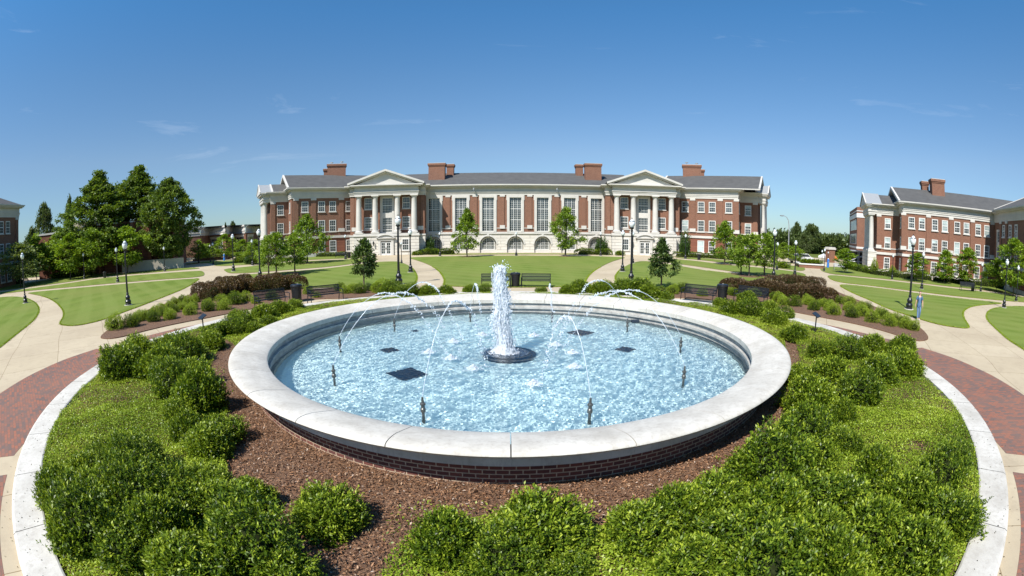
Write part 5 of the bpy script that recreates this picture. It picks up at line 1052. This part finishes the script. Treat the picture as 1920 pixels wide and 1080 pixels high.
for x,yb,yt,lab in [(748,534,402,'tall lamp post at the left walk, just behind the left rear of the basin'),(1183,533,408,'tall lamp post at the right walk, just behind the right rear of the basin'),(1704,581,438,'tall lamp post beside the walking man'),(241,573,448,'tall lamp post at the tip of the left lawn by the diagonal path'),
 (488,524,427,'lamp post behind the purple hedge on the left'),(1450,524,428,'lamp post behind the purple hedge on the right'),(770,511,428,'lamp post on the left walk in front of the left portico, second nearest'),(1167,509.5,430,'lamp post left of the tall one on the right walk'),(1186,494,433,'lamp post on the right walk, seen close behind the tall one'),(753,494,453,'low far lamp post on the left walk, almost hidden by the tall one'),
 (968,480,433.5,'lamp post in front of the middle hall window'),(825,480.5,434,'lamp post in front of the leftmost hall arch'),(1126,480,434,'lamp post in front of the rightmost hall arch'),(648,486.5,439,'lamp post before the left wing next to a bin'),(1285,486,438,'lamp post before the right wing by the portico corner'),
 (438,509,437,'lamp post on the lawn left of the three small left trees'),(400,496.5,454,'lamp post in front of the big windows of the far low building'),(373,494,455,'lamp post beside the small tree at the arcade'),(473.6,498,448,'lamp post behind the left trio, by a wide round bush'),(394.5,491.5,458,'more distant lamp post behind the one before the big windows'),
 (1490,517,449,'lamp post on the lawn left of the straight right walk'),(1456.5,506.5,453,'lamp post half hidden behind the right trio of trees'),(1545,508.5,465,'lamp post right of the straight walk by the planter'),(1540.5,503,468,'lamp post close behind the one right of the straight walk'),(1552,500,471,'most distant lamp post right of the planter'),
 (1728,542.5,470.5,'lamp post on the lawn behind the walking man'),(1672.5,524,475,'lamp post at the left corner of the right-hand building'),(1838.5,547,491,'lamp post on the grass near the far bench of the right-hand building'),(1882,577.5,482.5,'lamp post at the fork of the curved right path'),(1905,565,495.5,'lamp post nearest the right edge'),
 (48,569,471,'lamp post at the curved path near the left edge'),(158.5,523.5,473,'lamp post before the low pale hedge on the left'),(221,529.5,462.5,'lamp post on the strip between the two thin left paths'),(309,509,461.5,'lamp post under the right side of the big trees')]:lamp(x,yb,yt,lab)
# ------------------------------------------------------------------ benches
def bench_meshes(matn):
    W_=1.83;b=MB()
    for i in range(11):
        y=-.02-.043*i;b.box(-W_/2,W_/2,y-.016,y+.016,.43,.445)
    for x in(-.9,-.3,.3,.9):b.box(x-.02,x+.02,-.5,.0,.415,.43)
    seat=b.mesh('seat',matn);b=MB()
    n=44
    for i in range(n):
        x=-W_/2+W_*(i+.5)/n;b.face([(x-.011,.035,.50),(x+.011,.035,.50),(x+.011,.12,.84),(x-.011,.12,.84)],0);b.face([(x+.011,.047,.50),(x-.011,.047,.50),(x-.011,.132,.84),(x+.011,.132,.84)],0)
    for z,y in((.49,.03),(.67,.075),(.85,.125)):b.box(-W_/2,W_/2,y-.02,y+.02,z-.022,z+.022)
    back=b.mesh('backrest',matn);L_=[]
    for s in(-1,1):
        x=s*(W_/2+.02);b=MB();b.tube([(x,-.50,0),(x,-.47,.3),(x,-.46,.64),(x,-.30,.66),(x,.06,.64)],.024,6);b.tube([(x,.12,0),(x,.02,.42),(x,.13,.87)],.024,6);b.tube([(x,-.47,.42),(x,.02,.42)],.02,6);b.box(x-.04,x+.04,-.54,-.46,0,.015);b.box(x-.04,x+.04,.08,.16,0,.015);L_.append(b.mesh('leg',matn,smooth=40))
    return seat,back,L_
BM={m:bench_meshes(m) for m in('dark','steel')}
def bench(x,yb,ang,label,matn='dark',sc_=1.):
    g=G(x,yb);e=empty('park_bench',(g[0],g[1],0.0),ang,label,'bench','metal park benches',sc_);s,bk,L_=BM[matn];link('seat',s,e);link('backrest',bk,e)
    for l in L_:link('leg',l,e)
def facing(x,yb): # front towards the basin
    g=G(x,yb);return math.atan2(g[1]-FC[1],g[0]-FC[0])-math.pi/2
for x,yb,lab in ((508,575,'black mesh bench in front of the left purple hedge, left of a bin'),(608,566,'black mesh bench right of the left bin, among round shrubs'),(930,538,'black mesh bench partly behind the main water jet'),(1005,538,'black mesh bench behind the basin, right of the middle bin'),(1312,565,'black mesh bench left of the right bin'),(1410,568,'black mesh bench in front of the right purple hedge')):
    bench(x,yb,facing(x,yb),lab,sc_=1.0 if 900<x<1020 else 1.04)
bench(640,483,.3,'small distant bench by the left wing next to a lamp',sc_=.9);bench(1294,482,-.3,'small distant bench by the right wing near the portico',sc_=.9);bench(1813,546,-.62,'black bench on the grass in front of the right-hand building',sc_=1.);bench(1575,507,-.5,'silver bench near the small tree by the scaffold','steel',1.)
# ------------------------------------------------------------------ litter bins
def bin_mesh():
    b=MB()
    for i in range(28):
        a=2*math.pi*i/28;q=lambda a,r,z:(r*math.cos(a),r*math.sin(a),z);w_=.085
        for j,((r0,z0),(r1,z1)) in enumerate([((.27,.06),(.285,.45)),((.285,.45),(.30,.72)),((.30,.72),(.335,.84))]):
            b.face([q(a-w_,r0,z0),q(a+w_,r0,z0),q(a+w_,r1,z1),q(a-w_,r1,z1)],0,[(0,0)]*4)
    b.lathe([(.25,.04),(.255,.8)],20);b.lathe([(.29,.0),(.29,.08),(.27,.09)],24);b.lathe([(.30,.70),(.315,.71),(.315,.74),(.30,.75)],24)
    body=b.mesh('body','dark');b=MB();b.lathe([(.33,.83),(.35,.85),(.35,.89),(.33,.90),(.33,.93),(.30,.96),(.16,.985),(.14,.95),(.14,.90)],24);lid=b.mesh('lid','dark',smooth=35);return body,lid
BB=bin_mesh()
def bin_(x,yb,h,label):
    g=G(x,yb);e=empty('litter_bin',(g[0],g[1],0),0,label,'litter bin','black slatted litter bins',h/.98);link('body',BB[0],e);link('lid',BB[1],e)
for x,yb,h,lab in ((557,566,1.0,'black slatted bin between the two left benches'),(966.5,538,.95,'black slatted bin between the two benches behind the basin'),(1353.5,565,.98,'black slatted bin between the two right benches'),(654.5,484,.85,'small far bin by the lamp before the left wing'),(1310.5,487.5,.8,'small far bin on the grass before the right wing'),(1823.5,546.5,.75,'bin beside the bench in front of the right-hand building'),(196.7,521,.75,'dark bin at the edge of the upper thin path under the big trees'),(425,487,.8,'bin next to the blue pole before the far low building')):bin_(x,yb,h,lab)
# ------------------------------------------------------------------ plaque posts in the round bed
for x,yb,lab,rz in ((383.5,634,'small black plaque on a post in the left of the round bed',-.6),(1527,630,'small black plaque on a post in the right of the round bed',.6)):
    g=G(x,yb,.0);e=empty('plaque_post',(g[0],g[1],0),rz,lab,'plaque','plaque posts in the round bed');b=MB();b.tube([(0,0,-.05),(0,0,.82)],.028,8);link('post',b.mesh('post','dark'),e)
    b=MB();b.face([(-.24,-.13,.78),(.24,-.13,.78),(.24,.13,.93),(-.24,.13,.93)],0);b.face([(.24,-.13,.755),(-.24,-.13,.755),(-.24,.13,.905),(.24,.13,.905)],0)
    for p,q in(((-.24,-.13),(.24,-.13)),((.24,-.13),(.24,.13)),((.24,.13),(-.24,.13)),((-.24,.13),(-.24,-.13))):
        za=.78 if p[1]<0 else .93;zb=.78 if q[1]<0 else .93;b.face([(*p,za-.025),(*q,zb-.025),(*q,zb),(*p,za)],0)
    link('plaque',b.mesh('plaque','dark'),e)
# ------------------------------------------------------------------ blue call poles, street light, planter, gate pier, scaffold, fair stalls
for x,yb,yt,lab in ((1552.3,502,484.5,'blue emergency call pole by the planter on the right'),(420.5,488.5,476,'blue emergency call pole before the far low building')):
    g=G(x,yb);h=HT(x,yb,yt);e=empty('call_pole',(g[0],g[1],0),0,lab,'call pole','blue emergency call poles');b=MB();b.lathe([(.17,0),(.16,h*.9),(.12,h*.93)],12);link('post',b.mesh('post','blue',smooth=40),e)
    b=MB();b.box(-.08,.08,-.2,-.14,h*.55,h*.68);link('call_box',b.mesh('call_box','steel'),e);b=MB();b.lathe([(.10,h*.93),(.11,h*.98),(.05,h*1.02),(0,h*1.03)],10);link('beacon',b.mesh('beacon','globe',smooth=40),e)
d=ray(1478,480);D=78;q=D/math.hypot(d[0],d[1]);e=empty('street_light',(d[0]*q,d[1]*q,0),0,'curved grey street light over the trees by the right pavilion','street light')
b=MB();b.tube([(0,0,0),(0,0,5.6),(-.1,0,6.3),(-.5,0,6.8),(-1.1,0,7.0)],[.1,.07,.06,.05,.04],8);link('mast',b.mesh('mast','steel',smooth=40),e);b=MB();b.box(-1.75,-1.05,-.14,.14,6.93,7.05);b.box(-1.65,-1.2,-.1,.1,6.88,6.93);link('lamp_head',b.mesh('lamp_head','steel'),e)
g=G(1520,502);e=empty('planter',(g[0],g[1],0),-.45,'raised brick planter with white rim at the far end of the straight walk','planter');wp=16*MPP(1520,502)
b=MB();b.box(-wp,wp,-1.0,2.2,0,.42);link('wall',b.mesh('wall','brick'),e);b=MB();b.box(-wp-.08,wp+.08,-1.08,-.7,.42,.55);b.box(-wp-.08,wp+.08,1.9,2.28,.42,.55);b.box(-wp-.08,-wp+.3,-.7,1.9,.42,.55);b.box(wp-.3,wp+.08,-.7,1.9,.42,.55);link('rim',b.mesh('rim','white'),e)
b=MB();b.box(-wp+.3,wp-.3,-.7,1.9,.42,.5);link('soil',b.mesh('soil','mulch'),e)
for k_ in range(4):
    f=link('foliage',FARB,e,(-wp+.9+k_*(2*wp-1.8)/3,.5,.45));f.scale=(.9,.9,.7)
g=G(1556,492);e=empty('gate_pier',(g[0],g[1],0),0,'brick gate pier with pale cap beyond the blue pole','gate pier');b=MB();b.box(-.7,.7,-.5,.5,0,2.1);link('shaft',b.mesh('shaft','brick'),e);b=MB();b.box(-.85,.85,-.65,.65,2.1,2.35);b.box(-.75,.75,-.55,.55,2.35,2.5);link('cap',b.mesh('cap','stone'),e)
fs_=Fr(*G(1590,499),-35);e=empty('scaffold',(fs_.o[0],fs_.o[1],0),fs_.th,'grey steel scaffold and ramp beside the brick block','scaffold');b=MB();L2=5.4
for i in range(4):b.tube([(i*L2/3,0,0),(i*L2/3,0,2.3)],.05,5);b.tube([(i*L2/3,1.6,0),(i*L2/3,1.6,2.3)],.05,5)
for z in(.75,1.5,2.25):b.tube([(0,0,z),(L2,0,z)],.06,5)
b.tube([(0,0,.7),(L2*2/3,0,2.2)],.05,5);link('frame',b.mesh('frame','steel'),e);b=MB();b.box(-.1,L2+.1,-.2,1.8,2.3,2.42);link('deck',b.mesh('deck','steel'),e)
b=MB();b.box(0,L2,1.9,2.,0,2.3);link('dark_sheeting',b.mesh('dark_sheeting','dark'),e)
for x,yb,hw,h,mt,lab in ((1544,489,3.5,.9,'tent','small white gazebo beyond the planter, left of the blue pole'),(1563,491,2.6,.8,'orange','small orange stall right of the blue pole')):
    g=G(x,yb);w_=hw*MPP(x,yb);e=empty('gazebo',(g[0],g[1],0),.2,lab,'gazebo');b=MB()
    for sx_ in(-1,1):
        for sy_ in(-1,1):b.tube([(sx_*w_,sy_*w_,0),(sx_*w_,sy_*w_,h)],.04,5)
    link('frame',b.mesh('frame','steel'),e);b=MB()
    for i in range(4):
        c=[(-1,-1),(1,-1),(1,1),(-1,1)];p,q=c[i],c[(i+1)%4];b.face([(p[0]*w_*1.1,p[1]*w_*1.1,h-.1),(q[0]*w_*1.1,q[1]*w_*1.1,h-.1),(0,0,h+.35)],0);b.face([(p[0]*w_*1.1,p[1]*w_*1.1,h-.4),(q[0]*w_*1.1,q[1]*w_*1.1,h-.4),(q[0]*w_*1.1,q[1]*w_*1.1,h-.1),(p[0]*w_*1.1,p[1]*w_*1.1,h-.1)],0)
    link('canopy',b.mesh('canopy',mt),e)
# low brick plaza walls, far left
b=MB(0,(0,0));p=[G(x,y) for x,y in ((362,490.5),(390,488),(432,485.5))];z0=0
for a,c in zip(p[:-1],p[1:]):
    l=math.hypot(c[0]-a[0],c[1]-a[1]);u=((c[0]-a[0])/l,(c[1]-a[1])/l);n_=(-u[1]*.25,u[0]*.25);b.prism([a,c,(c[0]+n_[0],c[1]+n_[1]),(a[0]+n_[0],a[1]+n_[1])],0,.45)
tag(b.build('plaza_wall','brick'),'long low brick plaza wall before the far low building','wall')
# parked cars seen past the trees, far left
def car(x,yb,label,mt,rz):
    g=G(x,yb);e=empty('parked_car',(g[0],g[1],0),rz,label,'car','distant parked cars');b=MB()
    prof=[(-2.1,.35),(-2.15,.75),(-1.9,.95),(-1.0,1.0),(-.6,1.4),(.7,1.42),(1.4,1.0),(2.1,.85),(2.15,.4)]
    for y in(-.82,.82):b.face([(p_[0],y,p_[1]) for p_ in (prof if y>0 else prof[::-1])],0)
    for a,c in zip(prof,prof[1:]+prof[:1]):b.face([(a[0],-.82,a[1]),(a[0],.82,a[1]),(c[0],.82,c[1]),(c[0],-.82,c[1])],0)
    link('body',b.mesh('body',mt),e);b=MB()
    for y in(-.83,.83):b.face([(-.95,y,1.0),(1.25,y,1.0),(.65,y,1.36),(-.55,y,1.34)][::(1 if y<0 else -1)],0)
    link('windows',b.mesh('windows','glass'),e)
    wm=MB();wm.lathe([(0,-.1),(.31,-.1),(.33,.0),(.31,.1),(0,.1)],14);wme=wm.mesh('wheel','dark')
    for xx in(-1.35,1.4):
        for y in(-.78,.78):o_=link('wheel',wme,e,(xx,y,.33));o_.rotation_euler=(math.pi/2,0,0)
car(1502,493.5,'pale car glimpsed left of the planter','carwhite',.2)
# ------------------------------------------------------------------ the walking man
def skinned(name,verts,edges,radii,mat,parent=None,sub=2,root=0):
    me=bpy.data.meshes.new(name);me.from_pydata(verts,edges,[]);me.materials.append(M[mat]);o=bpy.data.objects.new(name,me);COL.objects.link(o)
    if parent:o.parent=parent
    md=o.modifiers.new('skin','SKIN');md.use_smooth_shade=True
    for i,r in enumerate(radii):
        r=r if hasattr(r,'__len__') else (r,r);me.skin_vertices[0].data[i].radius=r
    me.skin_vertices[0].data[root].use_root=True
    sb=o.modifiers.new('sub','SUBSURF');sb.levels=sub;sb.render_levels=sub;return o
g=G(1720.5,599.5);kp=HT(1720.5,599.5,545.5)/1.78
man=empty('person',(g[0],g[1],0),math.atan2(g[1],g[0])-math.pi/2+.25,'man walking on the right path in blue t-shirt and jeans, carrying a dark backpack','person',None,kp)
# local: facing -y, x to his left as we look at him (viewer right)
V=[(0,0,.95),(0,-.01,1.12),(0,-.01,1.30),(0,0,1.44),(0,-.01,1.52),(0,-.03,1.61),(0,-.03,1.70),(0,-.025,1.755),
 (.17,0,1.41),(.25,.02,1.15),(.265,-.05,.93),(.27,-.08,.84),(-.17,0,1.41),(-.25,.0,1.15),(-.275,.04,.93),(-.28,.03,.84),
 (.09,0,.90),(.10,-.10,.52),(.09,.04,.12),(.09,-.03,.05),(.09,-.16,.03),(-.09,0,.90),(-.07,-.06,.50),(-.06,-.17,.10),(-.06,-.19,.05),(-.06,-.33,.05)]
E_=[(0,1),(1,2),(2,3),(3,4),(4,5),(5,6),(6,7),(3,8),(8,9),(9,10),(10,11),(3,12),(12,13),(13,14),(14,15),(0,16),(16,17),(17,18),(18,19),(19,20),(0,21),(21,22),(22,23),(23,24),(24,25)]
Rr=[(.10,.07),(.11,.075),(.155,.10),(.13,.08),.05,(.075,.085),(.08,.095),(.05,.06),.055,.042,.032,.03,.055,.042,.032,.03,(.085,.085),.058,.042,.045,.03,(.085,.085),.058,.042,.045,.03]
skinned('body',V,E_,Rr,'skin',man)
# fingers and thumbs
for s_,hx,hy in((1,.27,-.08),(-1,-.28,.03)):
    vv=[(hx,hy,.845),(hx,hy-.005,.80)];ee=[(0,1)];rr_=[(.028,.018),(.032,.014)]
    for k_,(dx,ln) in enumerate(((-.026,.065),(-.009,.078),(.009,.072),(.026,.055))):
        i=len(vv);vv+=[(hx+dx*.3,hy+dx,.79),(hx+dx*.3-.006*s_,hy+dx-.004,.79-ln*.5),(hx+dx*.3-.018*s_,hy+dx-.006,.79-ln)];ee+=[(1,i),(i,i+1),(i+1,i+2)];rr_+=[.009,.0085,.007]
    i=len(vv);vv+=[(hx-.012*s_,hy-.035,.82),(hx-.02*s_,hy-.05,.785)];ee+=[(0,i),(i,i+1)];rr_+=[.011,.009];skinned('hand',vv,ee,rr_,'skin',man,1)
VS=[(0,-.005,.80),(0,-.01,1.12),(0,-.01,1.30),(0,0,1.43),(.17,0,1.42),(.235,.01,1.22),(-.17,0,1.42),(-.235,.0,1.22)]
skinned('shirt',VS,[(0,1),(1,2),(2,3),(3,4),(4,5),(3,6),(6,7)],[(.175,.135),(.165,.125),(.175,.125),(.13,.09),.075,.068,.075,.068],'shirt',man)
skinned('jeans',[(0,0,.95),(.09,0,.86),(.10,-.10,.52),(.09,.03,.12),(-.09,0,.86),(-.07,-.06,.50),(-.06,-.165,.11)],[(0,1),(1,2),(2,3),(0,4),(4,5),(5,6)],[(.155,.115),.100,.072,.062,.100,.072,.062],'jeans',man)
for x_,y0_,y1_,z_ in((.09,.04,-.17,.045),(-.06,-.15,-.34,.055)):skinned('shoe',[(x_,y0_,z_),(x_,(y0_+y1_)/2,z_-.005),(x_,y1_,z_-.015)],[(0,1),(1,2)],[(.045,.05),(.048,.042),(.038,.025)],'shoe',man)
skinned('hair',[(0,.02,1.66),(0,.0,1.75),(0,-.05,1.79)],[(0,1),(1,2)],[(.082,.075),(.09,.075),(.07,.035)],'hair',man)
b=MB()
for x_ in(-.032,.032):b.lathe([(0,-.012),(.011,0),(0,.012)],8,(x_,-.118),mi=0)
me=b.mesh('eyes','hair');link('eyes',me,man,(0,0,1.69))
b=MB();b.face([(-.012,-.12,1.655),(.012,-.12,1.655),(0,-.145,1.66)],0);b.face([(.012,-.12,1.655),(0,-.115,1.70),(0,-.145,1.66)],0);b.face([(0,-.115,1.70),(-.012,-.12,1.655),(0,-.145,1.66)],0);link('nose',b.mesh('nose','skin'),man)
pk=skinned('backpack',[(0,.17,1.05),(0,.19,1.2),(0,.17,1.36)],[(0,1),(1,2)],[(.14,.08),(.15,.10),(.12,.07)],'pack',man)
b=MB()
for s_ in(-1,1):b.tube([(s_*.10,.12,1.40),(s_*.11,.0,1.52),(s_*.115,-.10,1.42),(s_*.125,-.125,1.25),(s_*.15,-.08,1.08),(s_*.12,.1,1.02)],.022,6)
link('strap',b.mesh('strap','pack',smooth=50),man)
# tiny distant walker near the right portico, seated on the wall edge
# ------------------------------------------------------------------ end
